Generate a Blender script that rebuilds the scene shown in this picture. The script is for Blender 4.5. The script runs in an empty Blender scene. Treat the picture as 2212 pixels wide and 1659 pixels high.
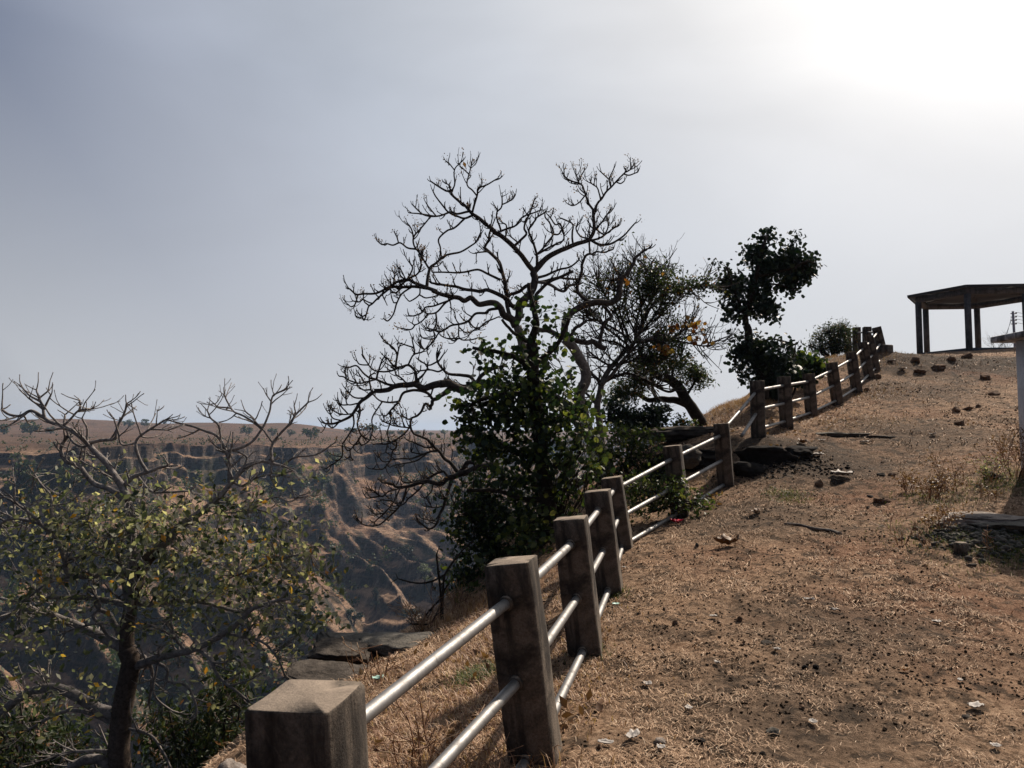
import bpy, math, random
import numpy as np
from mathutils import Vector, Matrix
from mathutils.bvhtree import BVHTree
R = math.radians
scene = bpy.context.scene
col = scene.collection
rng = np.random.default_rng(7)
random.seed(7)

# ---------------------------------------------------------------- camera
PITCH = math.atan(105.5 / 1660.0)
cam_d = bpy.data.cameras.new('camera'); cam = bpy.data.objects.new('camera', cam_d); col.objects.link(cam)
cam_d.sensor_width = 36.0; cam_d.lens = 36.0 * 1660.0 / 2212.0
cam_d.clip_start = 0.05; cam_d.clip_end = 9000
cam.location = (0, 0, 0); cam.rotation_euler = (math.pi / 2 + PITCH, 0, 0)
scene.camera = cam

# ---------------------------------------------------------------- sky, sun, exposure
SUN_AZ, SUN_EL = 40.0, 41.0
sun_dir = Vector((math.sin(R(SUN_AZ)) * math.cos(R(SUN_EL)), math.cos(R(SUN_AZ)) * math.cos(R(SUN_EL)), math.sin(R(SUN_EL))))
world = bpy.data.worlds.new('World'); scene.world = world; world.use_nodes = True
nt = world.node_tree; nt.nodes.clear()
def wn(t, **kw):
    n = nt.nodes.new(t)
    for k, v in kw.items(): setattr(n, k, v)
    return n
sky = wn('ShaderNodeTexSky'); sky.sky_type = 'NISHITA'; sky.sun_disc = False
sky.sun_elevation = R(SUN_EL); sky.sun_rotation = R(SUN_AZ)
sky.air_density = 1.0; sky.dust_density = 4.0; sky.ozone_density = 1.0; sky.altitude = 500
tc = wn('ShaderNodeTexCoord')
dot = wn('ShaderNodeVectorMath', operation='DOT_PRODUCT'); nt.links.new(tc.outputs['Generated'], dot.inputs[0]); dot.inputs[1].default_value = sun_dir
ramp = wn('ShaderNodeValToRGB'); nt.links.new(dot.outputs['Value'], ramp.inputs[0])
SKY_STOPS = [(0.0, (0.45, 0.55, 0.8)), (0.22, (0.8, 1.0, 1.5)), (0.44, (1.9, 2.2, 3.0)), (0.56, (3.6, 3.9, 4.65)), (0.70, (4.8, 5.15, 5.8)), (0.81, (6.1, 6.35, 6.8)), (0.90, (7.8, 7.8, 7.85)), (1.0, (13, 12.6, 12.0))]
el = ramp.color_ramp.elements
el[0].position = 0; el[1].position = 1
for p, c in SKY_STOPS[1:-1]: el.new(p)
for e, (p, c) in zip(el, SKY_STOPS): e.position = p; e.color = (*[v / 16 for v in c], 1)
rs = wn('ShaderNodeVectorMath', operation='SCALE'); nt.links.new(ramp.outputs[0], rs.inputs[0]); rs.inputs['Scale'].default_value = 16
# thin uneven cloud veil
nz = wn('ShaderNodeTexNoise'); nz.inputs['Scale'].default_value = 1.6; nz.inputs['Detail'].default_value = 5; nz.inputs['Distortion'].default_value = 0.5
mp = wn('ShaderNodeMapping'); mp.inputs['Scale'].default_value = (1, 1, 2.6); nt.links.new(tc.outputs['Generated'], mp.inputs[0]); nt.links.new(mp.outputs[0], nz.inputs['Vector'])
mr = wn('ShaderNodeMapRange'); nt.links.new(nz.outputs['Fac'], mr.inputs[0]); mr.inputs[1].default_value = 0.3; mr.inputs[2].default_value = 0.7; mr.inputs[3].default_value = 0.88; mr.inputs[4].default_value = 1.12
rs2 = wn('ShaderNodeVectorMath', operation='SCALE'); nt.links.new(rs.outputs[0], rs2.inputs[0]); nt.links.new(mr.outputs[0], rs2.inputs['Scale'])
# paler towards the horizon
sep = wn('ShaderNodeSeparateXYZ'); nt.links.new(tc.outputs['Generated'], sep.inputs[0])
hz = wn('ShaderNodeMapRange'); hz.clamp = True; nt.links.new(sep.outputs['Z'], hz.inputs[0]); hz.inputs[1].default_value = 0.0; hz.inputs[2].default_value = 0.42; hz.inputs[3].default_value = 0.9; hz.inputs[4].default_value = 0.0
hm = wn('ShaderNodeMix', data_type='RGBA'); hb = wn('ShaderNodeMapRange'); hb.clamp = True; nt.links.new(dot.outputs['Value'], hb.inputs[0]); hb.inputs[1].default_value = 0.03; hb.inputs[2].default_value = 0.28
hq = wn('ShaderNodeMath', operation='MULTIPLY'); nt.links.new(hz.outputs[0], hq.inputs[0]); nt.links.new(hb.outputs[0], hq.inputs[1]); nt.links.new(hq.outputs[0], hm.inputs['Factor']); nt.links.new(rs2.outputs[0], hm.inputs['A']); hm.inputs['B'].default_value = (6.6, 6.7, 7.0, 1)
mix = wn('ShaderNodeMix', data_type='RGBA'); mix.inputs['Factor'].default_value = 0.9
nt.links.new(sky.outputs[0], mix.inputs['A']); nt.links.new(hm.outputs['Result'], mix.inputs['B'])
bg = wn('ShaderNodeBackground'); bg.inputs['Strength'].default_value = 0.078; nt.links.new(mix.outputs['Result'], bg.inputs[0])
wo = wn('ShaderNodeOutputWorld'); nt.links.new(bg.outputs[0], wo.inputs[0])
sl = bpy.data.lights.new('sun', 'SUN'); sl.energy = 5.0; sl.angle = R(1.2); sl.color = (1.0, 0.87, 0.73)
so = bpy.data.objects.new('sun', sl); col.objects.link(so); so.rotation_euler = sun_dir.to_track_quat('Z', 'Y').to_euler()
scene.view_settings.view_transform = 'Standard'; scene.view_settings.look = 'None'
scene.view_settings.exposure = 0.38; scene.view_settings.gamma = 1.0; scene.view_settings.use_curve_mapping = False
scene.cycles.volume_step_rate = 5; scene.cycles.volume_max_steps = 64; scene.cycles.volume_bounces = 0
scene.cycles.max_bounces = 6; scene.cycles.transparent_max_bounces = 6
scene.cycles.use_denoising = True

# ---------------------------------------------------------------- helpers
F = 1660.0
def ray(vx, vy):
    a = (vx - 1106.0) / F; b = (829.5 - vy) / F
    c, s = math.cos(PITCH), math.sin(PITCH)
    y = c - b * s; z = s + b * c
    return a / y, z / y          # x and z per metre of forward distance
def P(vx, vy, D):
    a, b = ray(vx, vy); return (a * D, D, b * D)
CROP = {'A': (1350, 620, 3.16), 'B': (1950, 620, 3.16), 'C': (1300, 1100, 3.16), 'D': (1950, 1100, 3.16), 'E': (1300, 1600, 3.16),
        'G': (0, 1400, 1.58), 'H': (0, 2022, 1.58), 'I': (2300, 950, 2.074), 'J': (2700, 800, 2.765), 'K': (2600, 1200, 1.8433),
        'Q': (3300, 1050, 2.765), 'L': (2100, 2022, 1.58), 'M': (3000, 2150, 1.7993), 'N': (3400, 1300, 1.659), 'S': (900, 2022, 1.58), 'V': (0, 0, 0.54004)}
def cv(k, x, y):
    ox, oy, s = CROP[k]
    return ((ox + x / s) * 0.54004, (oy + y / s) * 0.54004)
def cw(k, w): return w / CROP[k][2] * 0.54004     # width in view px

def _hash(ix, iy, iz, seed):
    h = (ix * 374761393 + iy * 668265263 + iz * 2147483647 + seed * 974634777) & 0xFFFFFFFF
    h = ((h ^ (h >> 13)) * 1274126177) & 0xFFFFFFFF
    h = (h ^ (h >> 16)) & 0xFFFFFFFF
    return h.astype(np.float64) / 4294967295.0 * 2 - 1
def vnoise(x, y, z=0.0, seed=0):
    x = np.asarray(x, float); y = np.asarray(y, float); z = np.zeros_like(x) + z
    ix, iy, iz = np.floor(x).astype(np.int64), np.floor(y).astype(np.int64), np.floor(z).astype(np.int64)
    fx, fy, fz = x - ix, y - iy, z - iz
    u, v, w = fx*fx*(3-2*fx), fy*fy*(3-2*fy), fz*fz*(3-2*fz)
    r = 0
    for a in (0, 1):
        for b in (0, 1):
            for c in (0, 1):
                r = r + _hash(ix+a, iy+b, iz+c, seed) * (u if a else 1-u) * (v if b else 1-v) * (w if c else 1-w)
    return r
def fbm(x, y, z=0.0, oct=4, seed=0):
    r = 0; a = 1; t = 0; x = np.asarray(x, float); y = np.asarray(y, float); z = np.zeros_like(x) + z
    for k in range(oct):
        r = r + a * vnoise(x * 2**k, y * 2**k, z * 2**k, seed + k * 17); t += a; a *= 0.5
    return r / t

def mesh_np(name, V, Fc, mat=None, parent=None, smooth=False):
    V = np.asarray(V, np.float32).reshape(-1, 3); Fc = np.asarray(Fc, np.int32)
    me = bpy.data.meshes.new(name); n = Fc.shape[1]
    me.vertices.add(len(V)); me.vertices.foreach_set('co', V.ravel())
    me.loops.add(Fc.size); me.loops.foreach_set('vertex_index', Fc.ravel())
    me.polygons.add(len(Fc)); me.polygons.foreach_set('loop_start', np.arange(0, Fc.size, n, dtype=np.int32))
    try: me.polygons.foreach_set('loop_total', np.full(len(Fc), n, np.int32))
    except Exception: pass
    if smooth: me.polygons.foreach_set('use_smooth', np.ones(len(Fc), bool))
    me.update(calc_edges=True); me.validate()
    o = bpy.data.objects.new(name, me); col.objects.link(o)
    if mat: me.materials.append(mat)
    if parent: o.parent = parent; o.matrix_parent_inverse = Matrix.Translation(-Vector(parent.location))
    return o
class MB:
    def __init__(s): s.v = []; s.f = []; s.n = 0
    def add(s, V, Fc):
        Fc = np.asarray(Fc, int)
        if Fc.shape[1] == 3: Fc = np.concatenate([Fc, Fc[:, 2:3]], 1) * 1
        s.v.append(np.asarray(V, float)); s.f.append(Fc + s.n); s.n += len(V)
    def build(s, name, mat, parent=None, smooth=False):
        V = np.concatenate(s.v); Fc = np.concatenate(s.f)
        tri = Fc[:, 2] == Fc[:, 3]
        if tri.all(): return mesh_np(name, V, Fc[:, :3], mat, parent, smooth)
        if not tri.any(): return mesh_np(name, V, Fc, mat, parent, smooth)
        q = Fc[~tri]; Fc = np.concatenate([Fc[tri][:, :3], q[:, [0, 1, 2]], q[:, [0, 2, 3]]])
        return mesh_np(name, V, Fc, mat, parent, smooth)
def tag(o, label=None, cat=None, group=None, kind=None):
    if label: o['label'] = label
    if cat: o['category'] = cat
    if group: o['group'] = group
    if cat and not kind: kind = 'thing'
    if kind: o['kind'] = kind
    return o
def empty(name, loc, label=None, cat=None, group=None):
    o = bpy.data.objects.new(name, None); o.location = loc; o.empty_display_size = 0.2; col.objects.link(o)
    return tag(o, label, cat, group)
def smooth_poly(pts, k=4):
    pts = [np.array(p, float) for p in pts]
    if len(pts) < 3:
        return [pts[0] + (pts[1]-pts[0]) * t for t in np.linspace(0, 1, k + 1)]
    q = [2*pts[0]-pts[1]] + pts + [2*pts[-1]-pts[-2]]; out = []
    for i in range(1, len(q)-2):
        a, b, c, d = q[i-1], q[i], q[i+1], q[i+2]
        for t in np.arange(k) / k:
            out.append(0.5*((2*b)+(-a+c)*t+(2*a-5*b+4*c-d)*t*t+(-a+3*b-3*c+d)*t**3))
    out.append(q[-2]); return out
def tube(mb, pts, rad, sides=6, cap=True):
    pts = np.asarray(pts, float); n = len(pts)
    rad = np.asarray(rad, float) * np.ones(n)
    T = np.gradient(pts, axis=0); T /= (np.linalg.norm(T, axis=1, keepdims=True) + 1e-9)
    u = np.cross(T[0], [0.3, 0.2, 1.0]); u /= np.linalg.norm(u) + 1e-9
    an = np.arange(sides) * 2*math.pi/sides; ca, sa = np.cos(an)[:, None], np.sin(an)[:, None]
    V = []
    for i in range(n):
        u = u - T[i]*np.dot(u, T[i]); u /= np.linalg.norm(u) + 1e-9; w = np.cross(T[i], u)
        V.append(pts[i] + rad[i]*(ca*u + sa*w))
    V = np.concatenate(V)
    i = np.arange(n-1)[:, None]*sides; j = np.arange(sides)[None, :]; j2 = (j+1) % sides
    Fc = np.stack([i+j, i+j2, i+sides+j2, i+sides+j], -1).reshape(-1, 4)
    if cap:
        V = np.concatenate([V, pts[:1], pts[-1:]]); a, b = n*sides, n*sides+1; k = np.arange(sides); k2 = (k+1) % sides
        c1 = np.stack([k2, k, k*0+a, k*0+a], -1); o = (n-1)*sides; c2 = np.stack([o+k, o+k2, k*0+b, k*0+b], -1)
        Fc = np.concatenate([Fc, c1, c2])
    mb.add(V, Fc)
def box(mb, c, sx, sy, sz, rot=0.0, bev=0.0, top=None):
    # box centred in xy on c, standing on c's z; bevelled edges
    x, y = sx/2, sy/2; b = bev
    if b <= 0: rings = [(x, y, 0), (x, y, sz)]
    else: rings = [(x-b, y-b, 0), (x, y, b), (x, y, sz-b), (x-b, y-b, sz)]
    V = []; 
    for (rx, ry, z) in rings:
        cc = b if b > 0 else 0
        for (px, py) in ((-rx, -ry+cc), (-rx+cc, -ry), (rx-cc, -ry), (rx, -ry+cc), (rx, ry-cc), (rx-cc, ry), (-rx+cc, ry), (-rx, ry-cc)) if cc > 0 else ((-rx, -ry), (rx, -ry), (rx, ry), (-rx, ry)):
            V.append((px, py, z))
    m = 8 if b > 0 else 4
    cr, sr = math.cos(rot), math.sin(rot)
    V = np.array([(c[0]+p[0]*cr-p[1]*sr, c[1]+p[0]*sr+p[1]*cr, c[2]+p[2]) for p in V])
    Fc = []
    for r in range(len(rings)-1):
        for k in range(m):
            Fc.append((r*m+k, r*m+(k+1) % m, (r+1)*m+(k+1) % m, (r+1)*m+k))
    l = (len(rings)-1)*m
    if m == 4: Fc += [(3, 2, 1, 0), (l, l+1, l+2, l+3)]
    else: Fc += [(0, 7, 6, 5), (0, 5, 4, 1), (1, 4, 3, 2), (l, l+5, l+6, l+7), (l, l+1, l+4, l+5), (l+1, l+2, l+3, l+4)]
    mb.add(V, Fc); return mb

# ---------------------------------------------------------------- materials
def new_mat(name, rough=0.9, spec=0.2):
    m = bpy.data.materials.new(name); m.use_nodes = True
    n = m.node_tree; b = n.nodes['Principled BSDF']; b.inputs['Roughness'].default_value = rough
    b.inputs['Specular IOR Level'].default_value = spec
    return m, n, b
def N(n, t, **kw):
    x = n.nodes.new(t)
    for k, v in kw.items(): setattr(x, k, v)
    return x
def noise(n, scale, detail=4, rough=0.6, vec=None, dist=0.0):
    x = N(n, 'ShaderNodeTexNoise'); x.inputs['Scale'].default_value = scale; x.inputs['Detail'].default_value = detail
    x.inputs['Roughness'].default_value = rough; x.inputs['Distortion'].default_value = dist
    if vec is not None: n.links.new(vec, x.inputs['Vector'])
    return x
def cramp(n, src, stops, interp='LINEAR'):
    r = N(n, 'ShaderNodeValToRGB'); r.color_ramp.interpolation = interp; e = r.color_ramp.elements
    e[0].position = 0; e[1].position = 1
    for s in stops[1:-1]: e.new(s[0])
    for a, (p, c) in zip(e, stops): a.position = p; a.color = (*c, 1)
    n.links.new(src, r.inputs[0]); return r
def mixc(n, fac, a, b, mode='MIX'):
    x = N(n, 'ShaderNodeMix', data_type='RGBA'); x.blend_type = mode
    for s, v in (('Factor', fac), ('A', a), ('B', b)):
        if isinstance(v, (int, float)): x.inputs[s].default_value = v
        elif isinstance(v, tuple): x.inputs[s].default_value = (*v, 1)
        else: n.links.new(v, x.inputs[s])
    return x.outputs['Result']
def maprange(n, src, a, b, c=0.0, d=1.0):
    x = N(n, 'ShaderNodeMapRange'); n.links.new(src, x.inputs[0])
    for i, v in enumerate((a, b, c, d)): x.inputs[i+1].default_value = v
    return x.outputs[0]
def bump(n, b, src, strength=0.5, dist=0.02, prev=None):
    x = N(n, 'ShaderNodeBump'); x.inputs['Strength'].default_value = strength; x.inputs['Distance'].default_value = dist
    n.links.new(src, x.inputs['Height'])
    if prev is not None: n.links.new(prev, x.inputs['Normal'])
    n.links.new(x.outputs[0], b.inputs['Normal']); return x.outputs[0]
def pos(n): return N(n, 'ShaderNodeNewGeometry').outputs['Position']
def objc(n): return N(n, 'ShaderNodeTexCoord').outputs['Object']

def mat_leaf(name, stops, trans=0.35, rough=0.55):
    m, n, b = new_mat(name, rough, 0.25)
    g = N(n, 'ShaderNodeNewGeometry'); r = cramp(n, g.outputs['Random Per Island'], stops)
    big = noise(n, 1.3, 2, vec=g.outputs['Position']); c = mixc(n, maprange(n, big.outputs['Fac'], 0.3, 0.7, 0.0, 0.5), r.outputs[0], (0.5, 0.5, 0.5), 'MULTIPLY')
    n.links.new(c, b.inputs['Base Color'])
    t = N(n, 'ShaderNodeBsdfTranslucent'); tcx = mixc(n, 1.0, c, (1.8, 1.85, 1.05), 'MULTIPLY'); n.links.new(tcx, t.inputs['Color'])
    ms = N(n, 'ShaderNodeMixShader'); ms.inputs[0].default_value = trans
    n.links.new(b.outputs[0], ms.inputs[1]); n.links.new(t.outputs[0], ms.inputs[2]); n.links.new(ms.outputs[0], n.nodes['Material Output'].inputs[0])
    return m
def mat_bark(name, c1, c2, scale=25):
    m, n, b = new_mat(name, 0.9, 0.15); v = objc(n)
    a = noise(n, scale, 6, 0.7, v); d = noise(n, 4, 3, 0.6, v)
    c = cramp(n, a.outputs['Fac'], [(0.3, c1), (0.7, c2)]); c = mixc(n, maprange(n, d.outputs['Fac'], 0.4, 0.65, 0, 0.55), c.outputs[0], (0.4, 0.38, 0.36), 'MULTIPLY')
    n.links.new(c, b.inputs['Base Color']); bump(n, b, a.outputs['Fac'], 0.7, 0.02); return m
M = {}
M['bark_pale'] = mat_bark('pale_bark', (0.07, 0.06, 0.053), (0.26, 0.225, 0.195))
M['bark_grey'] = mat_bark('grey_bark', (0.022, 0.018, 0.016), (0.095, 0.078, 0.068))
M['bark_dark'] = mat_bark('dark_bark', (0.012, 0.010, 0.008), (0.05, 0.04, 0.032))
M['bark_left'] = mat_bark('silvery_bark', (0.10, 0.09, 0.083), (0.38, 0.345, 0.325))
M['twig'] = mat_bark('twig_bark', (0.014, 0.012, 0.012), (0.05, 0.04, 0.038), 60)
M['leaf_dark'] = mat_leaf('dark_green_leaf', [(0, (0.010, 0.022, 0.012)), (0.55, (0.022, 0.042, 0.018)), (0.8, (0.05, 0.08, 0.02)), (1, (0.17, 0.20, 0.04))], 0.3)
M['leaf_deep'] = mat_leaf('deep_green_leaf', [(0, (0.008, 0.02, 0.014)), (0.7, (0.016, 0.034, 0.018)), (1, (0.04, 0.06, 0.02))], 0.10)
M['leaf_olive'] = mat_leaf('olive_leaf', [(0, (0.03, 0.042, 0.026)), (0.40, (0.10, 0.115, 0.075)), (0.72, (0.25, 0.25, 0.185)), (0.93, (0.50, 0.47, 0.32)), (0.97, (0.45, 0.30, 0.06)), (1, (0.42, 0.17, 0.03))], 0.48)
M['leaf_mid'] = mat_leaf('mid_green_leaf', [(0, (0.02, 0.035, 0.018)), (0.6, (0.04, 0.06, 0.022)), (0.93, (0.08, 0.09, 0.03)), (1, (0.3, 0.12, 0.03))], 0.25)
M['leaf_bright'] = mat_leaf('bright_green_leaf', [(0, (0.02, 0.04, 0.015)), (0.6, (0.05, 0.072, 0.022)), (1, (0.15, 0.155, 0.05))], 0.34)
M['leaf_orange'] = mat_leaf('orange_leaf', [(0, (0.14, 0.04, 0.015)), (0.5, (0.27, 0.12, 0.025)), (1, (0.2, 0.16, 0.04))], 0.4)
M['leaf_dry'] = mat_leaf('dry_brown_leaf', [(0, (0.09, 0.045, 0.025)), (0.6, (0.18, 0.10, 0.05)), (1, (0.30, 0.20, 0.11))], 0.2)
M['leaf_grey'] = mat_leaf('grey_green_leaf', [(0, (0.07, 0.09, 0.06)), (1, (0.16, 0.18, 0.11))], 0.25)
def mat_concrete(name, dark, light, stain=(0.03, 0.027, 0.022), grain=120):
    m, n, b = new_mat(name, 0.92, 0.2); v = objc(n)
    a = noise(n, grain, 5, 0.7, v); d = noise(n, 5, 5, 0.65, v, 0.6)
    mp = N(n, 'ShaderNodeMapping'); mp.inputs['Scale'].default_value = (9, 9, 1.3); n.links.new(v, mp.inputs[0]); s = noise(n, 1.4, 5, 0.65, mp.outputs[0])
    c = cramp(n, a.outputs['Fac'], [(0.25, dark), (0.75, light)])
    c = mixc(n, maprange(n, d.outputs['Fac'], 0.42, 0.6, 0, 0.8), c.outputs[0], stain)
    gq = noise(n, 9, 6, 0.75, v, 0.8); c = mixc(n, maprange(n, gq.outputs['Fac'], 0.56, 0.66, 0, 0.45), c, (light[0]*1.15, light[1]*1.12, light[2]*1.1))
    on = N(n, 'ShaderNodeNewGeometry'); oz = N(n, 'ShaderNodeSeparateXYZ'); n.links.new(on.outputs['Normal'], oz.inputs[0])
    c = mixc(n, maprange(n, s.outputs['Fac'], 0.52, 0.40, 0, 0.75), c, stain); c = mixc(n, maprange(n, oz.outputs['Z'], 0.7, 0.9, 0, 0.7), c, mixc(n, a.outputs['Fac'], light, (light[0]*1.8, light[1]*1.75, light[2]*1.7)))  # upward faces made paler: sunlight on the tops put into the colour
    n.links.new(c, b.inputs['Base Color'])
    p = bump(n, b, a.outputs['Fac'], 0.6, 0.006); bump(n, b, d.outputs['Fac'], 0.5, 0.02, p); return m
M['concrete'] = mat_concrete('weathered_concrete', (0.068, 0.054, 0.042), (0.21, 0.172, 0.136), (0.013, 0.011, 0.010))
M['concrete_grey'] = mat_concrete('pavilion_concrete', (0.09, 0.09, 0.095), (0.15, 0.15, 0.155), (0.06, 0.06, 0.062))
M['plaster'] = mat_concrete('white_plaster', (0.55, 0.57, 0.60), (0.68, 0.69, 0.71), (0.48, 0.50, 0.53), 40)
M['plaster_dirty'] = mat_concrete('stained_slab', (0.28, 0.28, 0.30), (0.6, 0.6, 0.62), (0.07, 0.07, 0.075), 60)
def mat_rock(name, c1, c2, lichen=None):
    m, n, b = new_mat(name, 0.95, 0.08); v = pos(n)
    a = noise(n, 9, 8, 0.72, v, 0.4); d = noise(n, 60, 4, 0.7, v)
    mp = N(n, 'ShaderNodeMapping'); mp.inputs['Scale'].default_value = (1, 1, 7); n.links.new(v, mp.inputs[0]); s = noise(n, 3.5, 6, 0.7, mp.outputs[0])
    c = cramp(n, a.outputs['Fac'], [(0.3, c1), (0.7, c2)]); c = mixc(n, maprange(n, s.outputs['Fac'], 0.35, 0.6, 0.6, 0), c.outputs[0], (0.3, 0.3, 0.3), 'MULTIPLY')
    if lichen: c = mixc(n, maprange(n, d.outputs['Fac'], 0.55, 0.7, 0, 0.6), c, lichen)
    n.links.new(c, b.inputs['Base Color']); p = bump(n, b, s.outputs['Fac'], 0.9, 0.06); bump(n, b, d.outputs['Fac'], 0.6, 0.012, p); return m
M['rock_dark'] = mat_rock('dark_basalt', (0.035, 0.03, 0.026), (0.13, 0.11, 0.092))
M['rock_black'] = mat_rock('black_basalt', (0.010, 0.009, 0.009), (0.035, 0.030, 0.027))
M['rock_grey'] = mat_rock('grey_basalt', (0.07, 0.065, 0.06), (0.19, 0.175, 0.15), (0.25, 0.22, 0.17))
M['rock_brown'] = mat_rock('brown_stone', (0.10, 0.062, 0.042), (0.26, 0.17, 0.115))
M['soil'] = mat_rock('dark_soil', (0.03, 0.02, 0.013), (0.10, 0.068, 0.045))
M['rock_pale'] = mat_rock('pale_stone', (0.16, 0.13, 0.11), (0.36, 0.31, 0.27), (0.42, 0.40, 0.38))
def mat_steel():
    m, n, b = new_mat('galvanised_steel', 0.38, 0.5); v = objc(n); b.inputs['Metallic'].default_value = 0.85
    a = noise(n, 14, 6, 0.7, v); d = noise(n, 90, 3, 0.6, v)
    c = cramp(n, a.outputs['Fac'], [(0.3, (0.07, 0.066, 0.062)), (0.42, (0.19, 0.185, 0.18)), (0.75, (0.29, 0.285, 0.28))]); n.links.new(c.outputs[0], b.inputs['Base Color'])
    n.links.new(maprange(n, a.outputs['Fac'], 0.3, 0.7, 0.68, 0.5), b.inputs['Roughness']); bump(n, b, d.outputs['Fac'], 0.15, 0.002); return m
M['steel'] = mat_steel()
def mat_plain(name, c, rough=0.8, trans=0.0, var=0.3):
    m, n, b = new_mat(name, rough, 0.3); v = objc(n); a = noise(n, 30, 4, 0.6, v)
    r = cramp(n, a.outputs['Fac'], [(0.3, tuple(x*(1-var) for x in c)), (0.7, tuple(min(1, x*(1+var*0.5)) for x in c))]); n.links.new(r.outputs[0], b.inputs['Base Color']); return m
M['paper'] = mat_plain('white_litter', (0.36, 0.33, 0.30), 0.7, var=0.3)
M['plastic_red'] = mat_plain('red_wrapper', (0.75, 0.03, 0.08), 0.35)
M['plastic_teal'] = mat_plain('pale_green_wrapper', (0.35, 0.55, 0.48), 0.4)
M['rust'] = mat_plain('rusty_iron', (0.10, 0.045, 0.025), 0.9)
M['roof_sheet'] = mat_plain('dark_roof_sheet', (0.035, 0.035, 0.04), 0.6)
M['wire'] = mat_plain('wire', (0.06, 0.06, 0.065), 0.5)
M['pole'] = mat_plain('pole_concrete', (0.20, 0.19, 0.22), 0.8)
# ---------------------------------------------------------------- near hill (one sheet) and far canyon (one sheet)
POSTS = [  # top x,y ; base x,y (view px of the photo grid) ; forward distance in metres
 (663,1502,690,1990,2.03),(1104,1211,1160,1640,3.40),(1232,1119,1266,1412,4.85),(1290,1060,1318,1281,6.25),(1321,1031,1346,1187,7.9),
 (1452,963,1471,1113,9.2),(1558,915,1569,1051,10.3),(1635,823,1638,942,11.6),(1693,814,1699,924,12.8),(1746,808,1754,903,14.0),
 (1796,783.6,1810,876.5,15.0),(1837.6,761,1852,849,16.1),(1861.6,739,1879,819,17.2),(1875.6,725.6,1893,806,18.3),(1892.6,707,1910,774,19.6),
 (1872.7,706.6,1873,771,20.8),(1850,707.5,1851,775,21.8),(1828,709.5,1834,778,22.8)]
ctrl = [P(x, y, D) for (_, _, x, y, D) in POSTS[1:]]
ctrl += [P(*a) for a in [(1300,2200,1.9),(2000,2200,1.9),(820,2180,1.95),(1106,1659,3.35),(1600,1659,3.35),(2200,1659,3.4),(1400,1500,4.15),(1800,1500,4.15),(2300,1500,4.2),
 (1600,1350,5.3),(2000,1350,5.25),(2300,1350,5.3),(1600,1250,6.4),(1900,1250,6.3),(2250,1250,6.4),(1600,1150,7.9),(1900,1150,7.7),(2150,1150,7.3),
 (1650,1080,9.2),(1850,1080,9.0),(2100,1080,8.5),(1720,1020,10.3),(1900,1010,10.7),(2200,1010,9.2),(2500,1010,9.2),(1750,960,12.0),(1950,960,11.8),(2150,950,11.5),(2500,940,11.8),
 (1850,900,13.6),(2050,900,13.4),(2300,890,13.6),(1900,850,15.6),(2100,850,15.4),(2400,840,15.5),(1920,812,18),(2080,812,17.5),(2300,800,18.5),(1930,785,21.5),(2080,778,22),(2300,770,23),
 (1925,770,24.5),(1990,767,27),(2085,758,28.5),(2200,751,30),(2400,745,31),
 (900,1590,4.0),(850,1450,5.8),(1000,1400,6.0),(1170,1400,5.3),(1050,1320,7.6),(1200,1250,7.4),(930,1375,7.3),(1000,1318,8.6),(1250,1130,9.6),(1350,1050,11.2),
 (1440,955,13.5),(1500,940,14),(1579,926,13.2),(1530,920,15),(1609,868,15.0),(1660,880,14.0),(1726,868,15.2),(1785,778,19.5),(1814,772,22.0),(1620,862,16.8),(1700,825,18.3),(1765,786,20.3)]]
ctrl += [(0,0,-1.5),(3,0,-1.42),(8,0,-1.1),(-.8,0,-1.58),(0,-6,-1.6),(8,-6,-1.1),(-4,-6,-1.8),(16,2,-.3),(16,-6,-.3),(26,12,1.8),(30,24,3.0),(40,5,1.0),
 (14,42,2.2),(24,44,2.9),(10,34,1.4),(36,44,2.6),(50,30,2.6),(60,60,1.0),(20,70,-2.0),(60,100,-3),(110,60,0),(110,-10,0),(60,-20,0),(0,-30,-3),(100,110,-4)]
ctrl = np.array(ctrl, float)
def _U(r2): return 0.5 * r2 * np.log(r2 + 1e-9)
_S = 12.0
_w = lambda p: np.sign(p) * np.log1p(np.abs(p) / _S) * _S       # compress far coordinates
_C = _w(ctrl[:, :2]); _n = len(_C)
_K = _U(((_C[:, None] - _C[None]) ** 2).sum(-1)) + np.eye(_n) * 0.12
_Pm = np.c_[np.ones(_n), _C]
_A = np.block([[_K, _Pm], [_Pm.T, np.zeros((3, 3))]])
_sol = np.linalg.solve(_A, np.r_[ctrl[:, 2], 0, 0, 0])
EDGE = np.array([(-1.3,-60),(-1.3,-5),(-.68,1.5),(-.92,3.2),(-1.3,5.0),(-1.45,6.6),(-1.0,8.0),(-.45,9.2),(.35,10.6),(1.4,12.0),(2.55,13.8),(3.4,14.9),(3.9,15.8),(5.2,17.0),(6.6,18.5),(8.1,20.5),(9.1,23),(10,30),(11,40),(14,60),(30,100),(60,160)])
def edge_dist(x, y):
    best = np.full(x.shape, 1e9); sg = np.ones(x.shape); pc = np.zeros(x.shape)
    for (a, b) in zip(EDGE[:-1], EDGE[1:]):
        d = b - a; t = np.clip(((x-a[0])*d[0]+(y-a[1])*d[1]) / (d @ d), 0, 1)
        px, py = x-(a[0]+t*d[0]), y-(a[1]+t*d[1]); dd = np.hypot(px, py); cr = (d[0]*(y-a[1])-d[1]*(x-a[0])) / np.hypot(*d)
        m = (dd < best - 1e-9) | ((np.abs(dd-best) < 1e-9) & (np.abs(cr) > pc)); best = np.where(m, dd, best); sg = np.where(m, np.sign(cr), sg); pc = np.where(m, np.abs(cr), pc)
    return best * sg          # positive beyond the edge (canyon side)
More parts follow.
